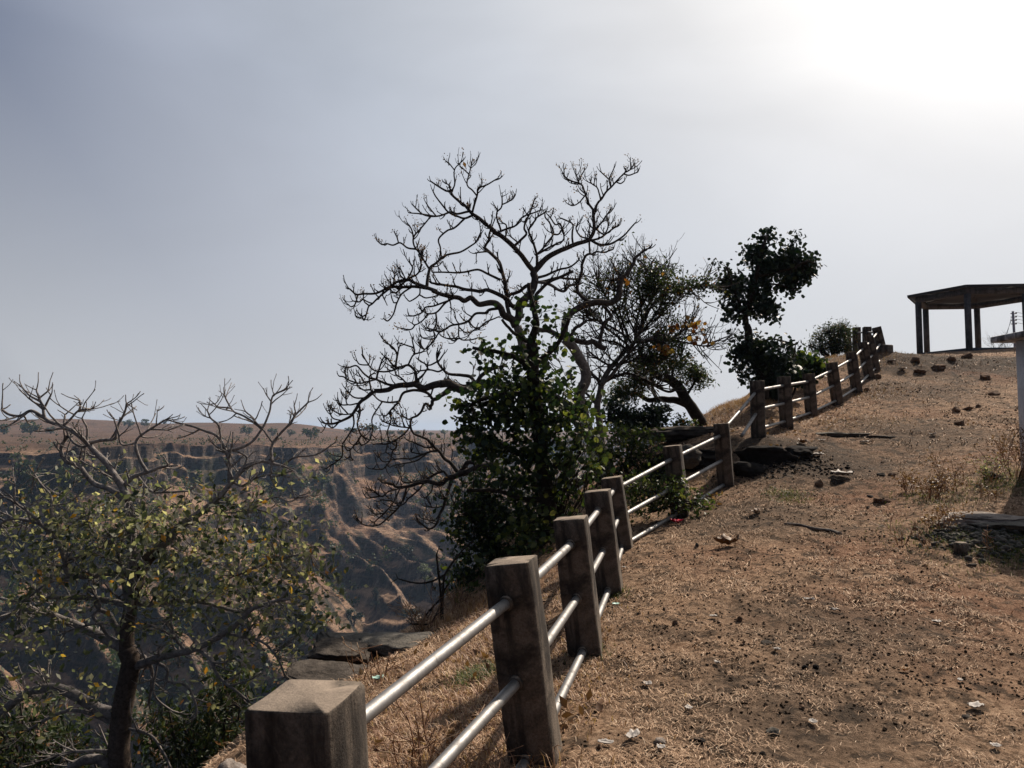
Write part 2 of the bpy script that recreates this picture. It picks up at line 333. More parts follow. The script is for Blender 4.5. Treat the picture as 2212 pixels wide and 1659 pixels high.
HUMPS = [(10.6,19.4,.22,2.2,1.3),(12.6,22.4,.07,2.6,1.0),(13.6,20.0,.14,1.6,1.4),(4.3,11.3,.06,1.4,.5)]
def ground(x, y, detail=True):
    x = np.atleast_1d(np.asarray(x, float)); y = np.atleast_1d(np.asarray(y, float)); out = np.zeros(x.shape)
    xf, yf = x.ravel(), y.ravel(); zf = np.zeros(len(xf))
    for s in range(0, len(xf), 20000):
        p = _w(np.c_[xf[s:s+20000], yf[s:s+20000]])
        r2 = ((p[:, None] - _C[None]) ** 2).sum(-1)
        zf[s:s+20000] = _U(r2) @ _sol[:_n] + _sol[_n] + p @ _sol[_n+1:]
    z = zf.reshape(x.shape)
    if detail:
        z = z + 0.035*fbm(x*1.1, y*1.1, oct=3, seed=3) + 0.026*fbm(x*5, y*5, oct=3, seed=9) + 0.016*np.abs(fbm(x*9, y*9, oct=2, seed=13))
        for (hx, hy, hh, rx, ry) in HUMPS: z = z + (hh+0.45*hh*fbm(x*2.2, y*2.2, oct=4, seed=15)) * np.exp(-(((x-hx)/rx)**2+((y-hy)/ry)**2))
    d = edge_dist(x, y) + 0.35*fbm(x*.8, y*.8, oct=3, seed=5)
    dd = np.maximum(d, 0)
    drop = np.where(dd < 3, 0.30*dd**2*1.0, 2.7 + (dd-3)*1.8) + 0.6*np.minimum(dd/3, 1)*fbm(x*.6, y*.6, oct=4, seed=11)
    drop = np.where(dd > 0, drop, 0)
    return np.maximum(z - drop, -112.0 + 0*z)
def gz(x, y): return float(ground(np.array([x]), np.array([y]))[0])
def hit(vx, vy, lo=1.5, hi=45):
    a, b = ray(vx, vy); D = np.linspace(lo, hi, 1200); g = ground(a*D, D); k = np.argmax(g >= b*D)
    if not (g[k] >= b*D[k]): k = int(np.argmax(g - b*D))
    return np.array([a*D[k], D[k], g[k]])
def axis(parts):
    o = []
    for (a, b, n) in parts: o += list(np.linspace(a, b, n, endpoint=False))
    o.append(parts[-1][1]); return np.array(o)
gx = axis([(-70,-20,26),(-20,-5,40),(-5,-2.5,26),(-2.5,9,250),(9,17,110),(17,35,70),(35,120,40)])
gy = axis([(-40,-2,20),(-2,1.5,14),(1.5,12,240),(12,24,170),(24,40,60),(40,130,50)])
X, Y = np.meshgrid(gx, gy, indexing='ij'); Z = ground(X, Y)
nx, ny = X.shape; I = np.arange(nx*ny).reshape(nx, ny)
GF = np.stack([I[:-1, :-1], I[1:, :-1], I[1:, 1:], I[:-1, 1:]], -1).reshape(-1, 4)
def mat_ground():
    m, n, b = new_mat('dry_grass_ground', 0.95, 0.1); v = pos(n)
    a = noise(n, 26, 8, 0.75, v, 0.3); d = noise(n, 1.7, 6, 0.7, v, 0.4); e = noise(n, 0.45, 4, 0.6, v); h = noise(n, 110, 4, 0.7, v); k = noise(n, 7, 5, 0.7, v)
    c = cramp(n, a.outputs['Fac'], [(0.30, (0.045, 0.027, 0.016)), (0.42, (0.22, 0.137, 0.083)), (0.55, (0.45, 0.295, 0.19)), (0.72, (0.60, 0.43, 0.29))])
    c = mixc(n, maprange(n, d.outputs['Fac'], 0.50, 0.62, 0, 0.55), c.outputs[0], (0.075, 0.055, 0.04))
    c = mixc(n, maprange(n, e.outputs['Fac'], 0.5, 0.66, 0, 0.45), c, (0.24, 0.10, 0.055))
    c = mixc(n, maprange(n, k.outputs['Fac'], 0.51, 0.60, 0, 0.8), c, (0.045, 0.032, 0.022))
    # bare dark stony soil in a few places on the slope
    for (hx, hy, rr_, st_) in [(10.6, 19.2, 2.6, .85), (13.4, 20.4, 2.4, .85), (12.4, 23.4, 2.0, .6), (4.1, 10.9, 1.5, .85), (6.4, 12.2, 1.3, .6), (8.3, 16.0, 1.4, .6), (2.6, 8.6, 1.0, .6), (1.3, 3.9, .7, .6), (2.2, 5.2, .8, .5), (6.3, 8.0, .9, .6)]:
        sb = N(n, 'ShaderNodeVectorMath', operation='DISTANCE'); n.links.new(v, sb.inputs[0]); sb.inputs[1].default_value = (hx, hy, gz(hx, hy))
        ad = N(n, 'ShaderNodeMath', operation='MULTIPLY_ADD'); n.links.new(d.outputs['Fac'], ad.inputs[0]); ad.inputs[1].default_value = 3.0*rr_; n.links.new(sb.outputs['Value'], ad.inputs[2])
        c = mixc(n, maprange(n, ad.outputs[0], 2.7*rr_, 2.0*rr_, 0, st_), c, mixc(n, a.outputs['Fac'], (0.02, 0.017, 0.014), (0.11, 0.085, 0.065)))
    # steep flanks show rock
    g = N(n, 'ShaderNodeNewGeometry'); s = N(n, 'ShaderNodeSeparateXYZ'); n.links.new(g.outputs['Normal'], s.inputs[0])
    c = mixc(n, maprange(n, s.outputs['Z'], 0.80, 0.55, 0, 0.8), c, (0.10, 0.078, 0.062))
    n.links.new(c, b.inputs['Base Color'])
    p = bump(n, b, k.outputs['Fac'], 0.8, 0.12); p = bump(n, b, a.outputs['Fac'], 1.0, 0.06, p); bump(n, b, h.outputs['Fac'], 0.9, 0.012, p); return m
M['ground'] = mat_ground()
hillside = tag(mesh_np('ground', np.stack([X, Y, Z], -1), GF, M['ground'], smooth=True), kind='structure')

# far canyon: height profile against the distance from a winding rim
RIM = np.array([(-1500,-900),(-700,-150),(-420,130),(-300,225),(-215,292),(-170,296),(-150,290),(-146,305),(-163,338),(-160,352),(-140,349),(-118,378),(-103,374),(-88,402),(-70,421),(-60,418),(-42,452),(-24,492),(2,580),(60,740),(150,900),(420,1120),(900,1300),(2500,1500)], float)
def far_z(x, y):
    best = np.full(x.shape, 1e9); sg = np.ones(x.shape); pc = np.zeros(x.shape)
    for (a, b) in zip(RIM[:-1], RIM[1:]):
        d = b - a; L = math.hypot(*d); t = np.clip(((x-a[0])*d[0]+(y-a[1])*d[1]) / (L*L), 0, 1)
        px, py = x-(a[0]+t*d[0]), y-(a[1]+t*d[1]); dd = np.hypot(px, py); cr = (d[0]*(y-a[1])-d[1]*(x-a[0])) / L
        m = (dd < best - 1e-9) | ((np.abs(dd-best) < 1e-9) & (np.abs(cr) > pc)); best = np.where(m, dd, best); sg = np.where(m, -np.sign(cr), sg); pc = np.where(m, np.abs(cr), pc)
    sd = best*sg
    wob = 24*fbm(x/52, y/52, oct=3, seed=21) + 11*fbm(x/15, y/15, oct=4, seed=22)
    q = sd + wob * np.clip(1 - np.abs(sd)/160, 0.25, 1)
    kp = [(-3000, 10), (-900, 6), (-420, 1.5), (-120, -3.0), (-20, -5.2), (0, -6.0), (1.2, -10.5), (3.6, -11.8), (4.6, -16.5), (7.6, -18), (8.8, -23), (14, -25.5), (24, -30), (33, -33), (34.5, -37), (38, -38.5), (39.5, -43), (43, -44.5), (44.5, -48), (52, -50.5), (90, -61), (145, -75), (200, -87), (320, -90), (5000, -90)]
    z = np.interp(q, [k[0] for k in kp], [k[1] for k in kp])
    # where the upper cliff has crumbled to a grassy slope
    kq = np.clip((fbm(x/50, y/50, oct=2, seed=61)-0.12)/0.12, 0, 1)
    z2 = np.interp(q, [-3000, -420, -120, -20, 0, 10, 22, 33, 41, 60, 90, 145, 200, 320, 5000], [6, 1.5, -3, -5.2, -7, -15, -24, -33, -41, -50, -61, -75, -87, -90, -90]); z = z + kq*np.clip(1-np.abs(q-15)/120, 0, 1)*(z2-z)
    z = z + 2.6*fbm(x/30, y/30, oct=2, seed=63)*np.clip(1-np.abs(sd)/40, 0, 1)
    # spurs and gullies on the talus
    s = (0.66*x+0.75*y)/26.0 + 0.7*fbm(x/60, y/60, oct=2, seed=31)
    tri = 1 - 2*np.abs(s - np.floor(s) - 0.5)*1.0
    s2 = (0.62*x+0.78*y)/8.0 + 0.8*fbm(x/25, y/25, oct=2, seed=33); tri2 = 1 - 2*np.abs(s2 - np.floor(s2) - 0.5)
    wgt = np.clip((sd-38)/30, 0, 1) * np.clip((230-sd)/80, 0, 1)
    wg2 = np.clip((sd-30)/15, 0, 1) * np.clip((200-sd)/80, 0, 1)
    z = z + wgt*(12*(1-tri)**1.25 - 4) + wg2*(2.4*(1-tri2) - 1.0)
    wup = np.clip((sd-6)/8, 0, 1)*np.clip((40-sd)/12, 0, 1); z = z + wup*(5*(1-tri) - 2 + 1.5*(1-tri2))
    z = z + 1.0*fbm(x/9, y/9, oct=4, seed=41)*np.clip(sd/20+0.4, 0.12, 1)
    back = np.clip((-sd-150)/200, 0, 1)
    z = z + back*2.0*fbm(x/160, y/160, oct=3, seed=51)
    for (hx, hy, hh, r) in [(-285, 800, 9.5, 85), (-430, 900, 7, 120), (-200, 830, 4, 60), (-560, 820, 8, 130)]:
        r2 = ((x-hx)**2 + ((y-hy)*0.8)**2) / (r*r); z = z + hh*np.exp(-np.maximum(r2, 0)**1.6)
    return z, sd
th = R(1) * axis([(-62,-37,60),(-37,-2,620),(-2,8,60),(8,45,70)])
def rim_r(t):
    d = np.array([math.sin(t), math.cos(t)]); best = None
    for (a, b) in zip(RIM[:-1], RIM[1:]):
        e = b - a; den = d[0]*(-e[1]) + d[1]*e[0]
        if abs(den) < 1e-9: continue
        r = (a[0]*(-e[1]) + a[1]*e[0]) / den; u = (d[0]*a[1] - d[1]*a[0]) / den
        if r > 0 and -1e-6 <= u <= 1+1e-6: best = r if best is None else min(best, r)
    return best if best else 900.0
rr = np.array([rim_r(t) for t in th]); rr = np.minimum(rr, 1500)
# smooth the reference radius so the sheet's rows do not tear at the promontories
ks = np.hanning(41); ks /= ks.sum(); rs_ = np.convolve(np.pad(rr, 20, mode='edge'), ks, 'valid')
NI, NO = 300, 130
ti = np.linspace(0, 1, NI)
rows = []
for r0 in rs_:
    inn = 40 + (r0+12-40) * (1 - (1-ti)**1.55)
    mid = r0 + 12 + np.linspace(0, 1, 60)[1:]**1.2 * 75
    out = mid[-1] + (np.linspace(0, 1, NO)[1:]**2.6) * 3200
    rows.append(np.r_[inn, mid, out])
RR = np.array(rows); FX, FY = RR*np.sin(th)[:, None], RR*np.cos(th)[:, None]
FZ, FS = far_z(FX, FY)
# keep the valley floor beneath the near hill
nx, ny = FX.shape; I = np.arange(nx*ny).reshape(nx, ny)
FF = np.stack([I[:-1, :-1], I[:-1, 1:], I[1:, 1:], I[1:, :-1]], -1).reshape(-1, 4)
def mat_canyon():
    m, n, b = new_mat('canyon_wall', 0.95, 0.08); v = pos(n)
    g = N(n, 'ShaderNodeNewGeometry'); s = N(n, 'ShaderNodeSeparateXYZ'); n.links.new(g.outputs['True Normal'], s.inputs[0])
    sp = N(n, 'ShaderNodeSeparateXYZ'); n.links.new(v, sp.inputs[0])
    a = noise(n, 0.055, 8, 0.7, v, 0.5); d = noise(n, 0.35, 8, 0.75, v); e = noise(n, 0.02, 4, 0.6, v)
    grass = cramp(n, d.outputs['Fac'], [(0.3, (0.08, 0.055, 0.040)), (0.5, (0.36, 0.235, 0.155)), (0.72, (0.58, 0.39, 0.265))])
    red = mixc(n, maprange(n, e.outputs['Fac'], 0.45, 0.6, 0, 0.5), grass.outputs[0], (0.20, 0.11, 0.072))
    mp = N(n, 'ShaderNodeMapping'); mp.inputs['Scale'].default_value = (1, 1, 0.18); n.links.new(v, mp.inputs[0]); st = noise(n, 0.45, 7, 0.75, mp.outputs[0])
    rock = cramp(n, st.outputs['Fac'], [(0.3, (0.012, 0.011, 0.013)), (0.48, (0.055, 0.046, 0.042)), (0.60, (0.16, 0.125, 0.10)), (0.74, (0.38, 0.33, 0.28))])
    ms = N(n, 'ShaderNodeMapping'); ms.inputs['Scale'].default_value = (0.12, 0.12, 2.0); n.links.new(v, ms.inputs[0]); sr = noise(n, 0.5, 6, 0.7, ms.outputs[0])
    rockc = mixc(n, maprange(n, sr.outputs['Fac'], 0.50, 0.60, 0, 0.65), rock.outputs[0], mixc(n, d.outputs['Fac'], (0.075, 0.056, 0.045), (0.24, 0.175, 0.135)))
    steep = maprange(n, s.outputs['Z'], 0.80, 0.62, 0, 1)
    c = mixc(n, steep, red, rockc)
    scrub = maprange(n, a.outputs['Fac'], 0.52, 0.60, 0, 0.8)
    zf = maprange(n, sp.outputs['Z'], -7.5, -12, 0, 1); ml = N(n, 'ShaderNodeMath', operation='MULTIPLY'); n.links.new(scrub, ml.inputs[0]); n.links.new(zf, ml.inputs[1])
    scol = cramp(n, d.outputs['Fac'], [(0.35, (0.018, 0.026, 0.02)), (0.65, (0.055, 0.06, 0.04))])
    top = maprange(n, sp.outputs['Z'], -8.5, -5.5, 0, 0.78); c = mixc(n, ml.outputs[0], c, scol.outputs[0]); c = mixc(n, top, c, mixc(n, maprange(n, a.outputs['Fac'], 0.42, 0.6), (0.115, 0.066, 0.045), (0.045, 0.036, 0.027))); n.links.new(c, b.inputs['Base Color'])
    # cattle terracettes following the contours
    w = N(n, 'ShaderNodeTexWave'); w.bands_direction = 'Z'; w.inputs['Scale'].default_value = 0.32; w.inputs['Distortion'].default_value = 5.0; w.inputs['Detail'].default_value = 3; w.inputs['Detail Scale'].default_value = 0.25; n.links.new(v, w.inputs['Vector'])
    wm = N(n, 'ShaderNodeMath', operation='MULTIPLY'); n.links.new(w.outputs['Fac'], wm.inputs[0]); n.links.new(maprange(n, s.outputs['Z'], 0.66, 0.82, 0, 1), wm.inputs[1]); p = bump(n, b, wm.outputs[0], 0.5, 0.9); p = bump(n, b, d.outputs['Fac'], 0.9, 2.2, p); p = bump(n, b, sr.outputs['Fac'], 0.9, 1.5, p); bump(n, b, st.outputs['Fac'], 0.8, 1.6, p)
    return m
M['canyon'] = mat_canyon()
canyon = tag(mesh_np('hills', np.stack([FX, FY, FZ], -1), FF, M['canyon'], smooth=True), kind='structure')
bvh = BVHTree.FromPolygons([tuple(p) for p in np.stack([FX, FY, FZ], -1).reshape(-1, 3)], [tuple(f) for f in FF.tolist()])
def far_hit(vx, vy):
    a, b = ray(vx, vy); d = Vector((a, 1, b)).normalized(); h = bvh.ray_cast(Vector((0, 0, 0)), d)
    return np.array(h[0]) if h[0] is not None else None
def far_drop(x, y):
    h = bvh.ray_cast(Vector((x, y, 200)), Vector((0, 0, -1))); return h[0].z if h[0] is not None else -6
# ---------------------------------------------------------------- the railing of concrete posts and steel pipes
def post_mesh(seed):
    r = np.random.default_rng(seed); w, h = 0.2, 1.25
    n = 7; V = []; c = 0.018
    prof = [(-0.40, 1.0), (0.0, 1.0), (0.2, 1.0), (0.45, 1.0), (0.7, 1.0), (0.838, 1.0), (0.844, 0.98), (0.846, 0.95)]
    ring = []
    for k in range(4):
        a = k*math.pi/2
        for t in (-0.5+0.055, -0.17, 0.17, 0.5-0.055):
            x, y = (0.5, t); ring.append((x*math.cos(a)-y*math.sin(a), x*math.sin(a)+y*math.cos(a)))
    m = len(ring)
    for (z, s) in prof:
        for (x, y) in ring:
            j = r.normal(0, 0.0022, 3); V.append((x*w*s+j[0], y*w*s*0.95+j[1], z+j[2]*(1.3 if z < 0.8 else 0.35)))
    Fc = []
    for i in range(len(prof)-1):
        for k in range(m): Fc.append((i*m+k, i*m+(k+1) % m, (i+1)*m+(k+1) % m, (i+1)*m+k))
    l = (len(prof)-1)*m; V.append((0, 0, 0.8461)); tc_ = len(V)-1
    T = [(l+k, l+(k+1) % m, tc_, tc_) for k in range(m)]
    mb = MB(); mb.add(V, Fc + T); return mb
def v3(a): return Vector([float(q) for q in a])
fl = empty('railing', v3(P(1200, 1500, 3.2)), 'near railing of seven leaning concrete posts joined by steel pipes, beside the dirt path', 'railing')
fu = empty('railing', v3(P(1640, 950, 11.6)), 'far railing of concrete posts and pipes climbing to the hilltop, first pipes broken loose', 'railing')
post_axis = []
meshes = []
rngp = random.Random(4)
for i, (tx, ty, bx, by, D) in enumerate(POSTS):
    b = v3(P(bx, by, D)); t = v3(P(tx, ty, D))
    if i == 0: b = t + Vector((0.05, 0.03, -0.90))
    L = (t-b).length; s = L/0.845
    root = fl if i < 7 else fu
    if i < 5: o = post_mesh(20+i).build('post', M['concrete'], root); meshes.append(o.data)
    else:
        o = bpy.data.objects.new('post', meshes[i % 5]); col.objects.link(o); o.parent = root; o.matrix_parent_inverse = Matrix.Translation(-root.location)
    zax = (t-b).normalized(); yaw = R(-12 if i < 5 else (-22 if i < 7 else -14)) + R(rngp.uniform(-3, 3))
    xa = Vector((math.cos(yaw), math.sin(yaw), 0)); ya = zax.cross(xa).normalized(); xa = ya.cross(zax)
    sw = 1.16 if i == 0 else 1.0
    mw = Matrix((xa*sw, ya*sw, zax*s)).transposed().to_4x4(); mw.translation = b
    o.matrix_basis = mw
    post_axis.append((b, t))
def at(i, f):           # point on post i's axis, f from its top
    b, t = post_axis[i]; return t + (b-t)*f
def pipe(p, q, root, label=None, r=0.0235, sag=0.0, name='rail'):
    mb = MB(); mid = [p + (q-p)*k/8 + Vector((0, 0, -sag*4*(k/8)*(1-k/8))) for k in range(9)]
    tube(mb, [tuple(m) for m in mid], r, 14); o = mb.build(name, M['steel'], root, True)
    if label: o['label'] = label
    return o
fr = (0.18, 0.57, 0.95)
RL = {}
for i in range(6):
    for f in fr: RL[(i+1, f)] = pipe(at(i, f), at(i+1, f), fl)
for i in range(7, 17):
    for f in (0.17, 0.52, 0.87): pipe(at(i, f), at(i+1, f), fu)
# rails of the gap, torn off
kp = lambda x, y, D: v3(P(*cv('K', x, y), D))
pipe(at(7, 0.17), kp(655, 828, 11.1), fu, 'top pipe slanting down from the first far post, open at its lower end')
pipe(kp(664, 816, 11.15), at(6, 0.12), fl, 'thinner pipe slanting up behind the last near post', r=0.019)
pipe(at(7, 0.55), kp(676, 1003, 11.0), fu, 'bent pipe hanging loose from the first far post')
# cement collars where pipes enter the near posts
for i in range(1, 5):
    for f in fr:
        d = (at(i, f)-at(i-1, f)).normalized(); mb = MB(); p = at(i, f) - d*0.115
        tube(mb, [tuple(p - d*0.012), tuple(p + d*0.004)], [0.028, 0.034], 12); mb.build('pipe_collar', M['concrete'], RL[(i, f)], True)
for i, n in ((7, 4), (11, 2), (14, 3)):
    mb = MB(); b = post_axis[i][0]
    for k in range(n):
        p = b + Vector((-0.07+0.05*k, -0.06, 0.05)); tube(mb, [tuple(p), tuple(p+Vector((0.01, -0.01, -0.26)))], 0.006, 5)
    mb.build('rebar', M['rust'], fu)
# cap of another post showing over the crest
p = hit(1925, 766); mb = MB(); box(mb, (0, 0, 0), 0.3, 0.26, 0.42, 0.2, 0.02); o = mb.build('concrete_block', M['concrete']); o.location = (p[0], p[1]+0.3, p[2]-0.16)
tag(o, 'small squat concrete block on the skyline right of the far railing', 'block')
mb = MB(); tube(mb, [(-0.45, 0, 0.24), (-0.14, 0, 0.25)], 0.02, 8); mb.build('pipe_stub', M['steel'], None).parent = o

# ---------------------------------------------------------------- hexagonal pavilion on the crest
CX, CY = 18.25, 30.2; ax = Vector((0.58, 0.815, 0)).normalized(); sx = Vector((ax.y, -ax.x, 0))
PR = 2.05
pav = empty('pavilion', (CX, CY, 3.1), 'open six-column concrete pavilion with thin dark roof standing on the hilltop', 'pavilion')
pc = []
for k in range(6):
    a = R(60*k); pc.append(Vector((CX, CY, 0)) - ax*PR*math.cos(a) - sx*PR*math.sin(a))
ZB, ZT = 5.18, 5.40
for c_ in pc:
    g0 = gz(c_.x, c_.y) - 0.3; mb = MB(); tube(mb, [(c_.x, c_.y, g0), (c_.x, c_.y, ZB+0.02)], 0.115, 16); mb.build('column', M['concrete_grey'], pav, True)
def ring(name, r1, r0, z0, z1, mat, zin=None):
    mb = MB(); V = []
    for k in range(6):
        a = R(60*k); d = -ax*math.cos(a) - sx*math.sin(a)
        for (r_, z_) in ((r1, z0), (r1, z1), (r0, z1 if zin is None else zin), (r0, z0 if zin is None else zin-(z1-z0))):
            V.append((CX+d.x*r_, CY+d.y*r_, z_))
    Fc = []
    for k in range(6):
        i, j = 4*k, 4*((k+1) % 6)
        for e in range(4): Fc.append((i+e, i+(e+1) % 4, j+(e+1) % 4, j+e))
    mb.add(V, Fc); return mb.build(name, mat, pav)
ring('ring_beam', PR+0.11, PR-0.11, ZB, ZT, M['concrete_grey'])
gmin = min(gz(c_.x, c_.y) for c_ in pc)
ring('plinth_wall', PR+0.09, PR-0.09, gmin-0.5, 3.16, M['concrete_grey'])
roof_o = ring('roof', PR+0.42, 0.02, ZT+0.055, ZT+0.085, M['roof_sheet'], ZT+0.24)
for k in range(6):      # roof ribs
    mb = MB(); a = R(60*k); d = -ax*math.cos(a) - sx*math.sin(a)
    tube(mb, [(CX+d.x*(PR+0.4), CY+d.y*(PR+0.4), ZT+0.02), (CX, CY, ZT+0.17)], 0.035, 6); mb.build('rafter', M['concrete_grey'], roof_o)
ring('fascia', PR+0.40, PR+0.36, ZT-0.02, ZT+0.055, M['roof_sheet']).parent = roof_o

# ---------------------------------------------------------------- white plastered pillar with an overhanging slab at the right edge
wp = empty('pillar', (6.3, 8.75, -0.4), 'white plastered pillar under a stained overhanging slab at the right edge', 'pillar')
lx = P(2199, 900, 9.1)[0]; g0 = gz(lx+0.3, 8.7)
mb = MB(); box(mb, (lx+0.33, 8.85, g0-0.3), 0.66, 0.5, 1.16-0.072-g0+0.3, 0, 0.012); mb.build('shaft', M['plaster'], wp)
xl = P(2139, 730, 9.3)[0]
mb = MB(); box(mb, (xl+0.6, 8.9, 1.162-0.072), 1.2, 0.8, 0.072, 0, 0.006); mb.build('slab', M['plaster_dirty'], wp)

# ---------------------------------------------------------------- power pole beyond the crest
D = 80; q = lambda x, y: v3(P(*cv('Q', x, y), D))
tp = q(2078, 540); up = empty('utility_pole', (tp.x, tp.y, gz(min(tp.x, 108), 80)), 'slim grey utility pole with insulators, seen through the pavilion', 'utility pole')
mb = MB(); tube(mb, [(tp.x+0.25, tp.y, up.location.z-1), tuple(tp)], [0.17, 0.12], 10); mb.build('pole', M['pole'], up, True)
for yy in (565, 603, 640, 680):
    a_ = q(2092, yy); mb = MB(); tube(mb, [(tp.x-0.25, D, a_.z), (a_.x+0.25, D, a_.z)], 0.05, 6); arm_o = mb.build('crossarm', M['pole'], up)
    mb = MB(); tube(mb, [(a_.x+0.2, D, a_.z+0.0), (a_.x+0.2, D, a_.z+0.12), (a_.x+0.2, D, a_.z+0.16)], [0.09, 0.07, 0.03], 8); mb.build('insulator', M['wire'], arm_o)
    nm = {565: 'topmost', 603: 'second', 640: 'third', 680: 'lowest'}[yy]
    w_ = MB(); tube(w_, [(a_.x+0.2+7*t, D+2*t, a_.z+0.14-1.6*t*(1-t)*0.6) for t in np.linspace(0, 4, 14)], 0.022, 4)
    tag(w_.build('power_line', M['wire'], None), f'{nm} wire running right from the utility pole', 'power line')
for k in (0, 1, 2):
    w_ = MB(); a_ = q(2062, 640-20*k); b_ = q(2000+12*k, 760); tube(w_, [tuple(a_), tuple(b_ + Vector((-0.3, 0, -1.0)))], 0.016, 4); w_.build('guy_wire', M['wire'], up)

# ---------------------------------------------------------------- rocks
def ico(sub=3):
    import bmesh
    bm = bmesh.new(); bmesh.ops.create_icosphere(bm, subdivisions=sub, radius=1); bm.verts.ensure_lookup_table()
    V = np.array([v.co[:] for v in bm.verts]); Fc = np.array([[v.index for v in f.verts] for f in bm.faces]); bm.free(); return V, Fc
IC = {k: ico(k) for k in (1, 2, 3, 4, 5)}
def rock(name, c, size, seed, mat, label=None, cat='rock', sub=3, rot=0.0, rough=0.35, flat=0.0, group=None, tilt=0.0):
    V, Fc = IC[sub]; V = V.copy(); r = np.random.default_rng(seed)
    # chisel with random planes for angular faces
    for _ in range(18):
        d = r.normal(size=3); d /= np.linalg.norm(d); h = r.uniform(0.55, 0.88); t = V @ d; V = V - np.outer(np.maximum(t-h, 0), d)*0.92
    V = V*(1+rough*0.5*fbm(V[:, 0]*1.4+seed, V[:, 1]*1.4, V[:, 2]*1.4, 4, seed)[:, None])
    if sub >= 4:      # bedding layers and cracks
        lay = np.floor((V[:, 2]+0.12*V[:, 0])*4.3+seed).astype(int); h1 = _hash(lay, lay*0+seed, lay*0, 5); h2 = _hash(lay, lay*0+seed, lay*0+3, 6)
        V[:, 0] *= 1+0.10*h1; V[:, 1] *= 1+0.10*h2
        cx = np.floor(V[:, 0]*2.1+seed*.7+0.5*V[:, 1]).astype(int); V[:, 2] += 0.10*_hash(cx, cx*0+seed, cx*0, 8)
        V *= 1+0.10*fbm(V[:, 0]*5+seed, V[:, 1]*5, V[:, 2]*9, 3, seed+3)[:, None]
    if flat: V[:, 2] = np.where(V[:, 2] > 0, np.sign(V[:, 2])*np.abs(V[:, 2])**(1/(1+flat))*0.8, V[:, 2])
    V = V*np.array(size)/2
    ct, st = math.cos(tilt), math.sin(tilt); V[:, [0, 2]] = np.c_[V[:, 0]*ct-V[:, 2]*st, V[:, 0]*st+V[:, 2]*ct]
    cr, sr = math.cos(rot), math.sin(rot); V[:, :2] = np.c_[V[:, 0]*cr-V[:, 1]*sr, V[:, 0]*sr+V[:, 1]*cr]
    o = mesh_np(name, V, Fc, mat, smooth=False); o.location = [float(q_) for q_ in c]
    return tag(o, label, cat, group) if label else o
# big slabs left of the railing
def vrock(k, x, y, D, size, seed, mat, label, cat='boulder', dz=0.0, **kw):
    p = P(*cv(k, x, y), D); return rock('rock', (p[0], p[1], p[2]+dz), size, seed, mat, label, cat, **kw)
vrock('S', 850, 890, 7.3, (1.1, 1.2, 0.34), 3, M['rock_grey'], 'long flat grey rock slab on the cliff edge beyond the nearest post', sub=5, rot=0.15, flat=1.2, rough=0.25, dz=-0.06, tilt=-0.05)
vrock('S', 720, 965, 6.9, (0.75, 0.7, 0.34), 5, M['rock_dark'], 'dark broken rock face directly under the flat grey slab', sub=5, flat=1, rough=0.3, rot=0.3)
vrock('S', 650, 1075, 6.2, (0.8, 0.7, 0.22), 8, M['rock_dark'], 'low dark rock below the slabs, just behind the nearest post', sub=5, flat=1.2, rough=0.3)
vrock('S', 1090, 870, 7.2, (0.9, 0.8, 0.22), 11, M['rock_grey'], 'grey rock half buried in dry grass right of the flat slab', sub=4, flat=1)
vrock('S', 60, 1665, 2.6, (0.18, 0.22, 0.12), 13, M['rock_pale'], 'pale stone at the bottom edge left of the nearest post', sub=4, dz=-0.03)
# dark ledge across the gap of the railing
def grock(v, D, size, seed, mat, label, cat='boulder', dz=0.0, **kw):
    a, b = ray(*v); x = a*D; return rock('rock', (x, D, gz(x, D)+dz), size, seed, mat, label, cat, **kw)
LEDGE = 'black broken rock ledge under the gap of the railing'
grock((1660, 985), 10.75, (1.0, 0.55, 0.50), 17, M['rock_black'], 'black broken rock ledge on the path, right of the last near post', sub=5, flat=0.6, rough=0.4, dz=-0.02)
grock((1625, 985), 10.5, (0.55, 0.45, 0.36), 18, M['rock_black'], 'black rock lump against the last near post', sub=4, flat=0.6, rough=0.5)
grock((1722, 985), 10.9, (0.62, 0.5, 0.30), 19, M['rock_black'], 'small black rock at the right tip of the ledge on the path', sub=4, flat=0.6, rough=0.5)
grock((1500, 975), 11.3, (1.1, 0.8, 0.62), 23, M['rock_black'], 'black boulder seen between the last two near posts', sub=5, rough=0.4, flat=.4)
grock((1425, 985), 11.2, (0.7, 0.6, 0.75), 24, M['rock_black'], 'tall black rock left of the sixth post behind the bright shrub', sub=4, rough=0.4)
grock((1515, 958), 13.2, (1.9, 0.8, 0.40), 25, M['rock_dark'], 'long dark rock shelf below the leaning tree', sub=5, rough=0.4, flat=1)
p = P(*cv('K', 300, 1160), 10.6); rock('rock', (p[0], p[1], p[2]), (0.42, 0.4, 0.36), 26, M['rock_grey'], 'round grey boulder right of the sixth near post', 'boulder', sub=4, rough=0.15)
p = hit(*cv('K', 1330, 1000)); rock('rock', (p[0], p[1], p[2]), (0.85, 0.5, 0.12), 27, M['rock_grey'], 'flat pale-topped slab in the path above the black ledge', 'rock', sub=4, flat=1)
p = hit(*cv('K', 1500, 1000)); rock('rock', (p[0], p[1], p[2]), (0.6, 0.45, 0.12), 28, M['rock_dark'], 'thin dark slab right of the pale-topped slab on the path', 'rock', sub=4, flat=1)
p = hit(*cv('K', 1720, 1010)); rock('rock', (p[0], p[1], p[2]-0.01), (0.7, 0.3, 0.08), 29, M['rock_dark'], 'low dark rock band crossing the path midway up', 'rock', sub=4, flat=1)
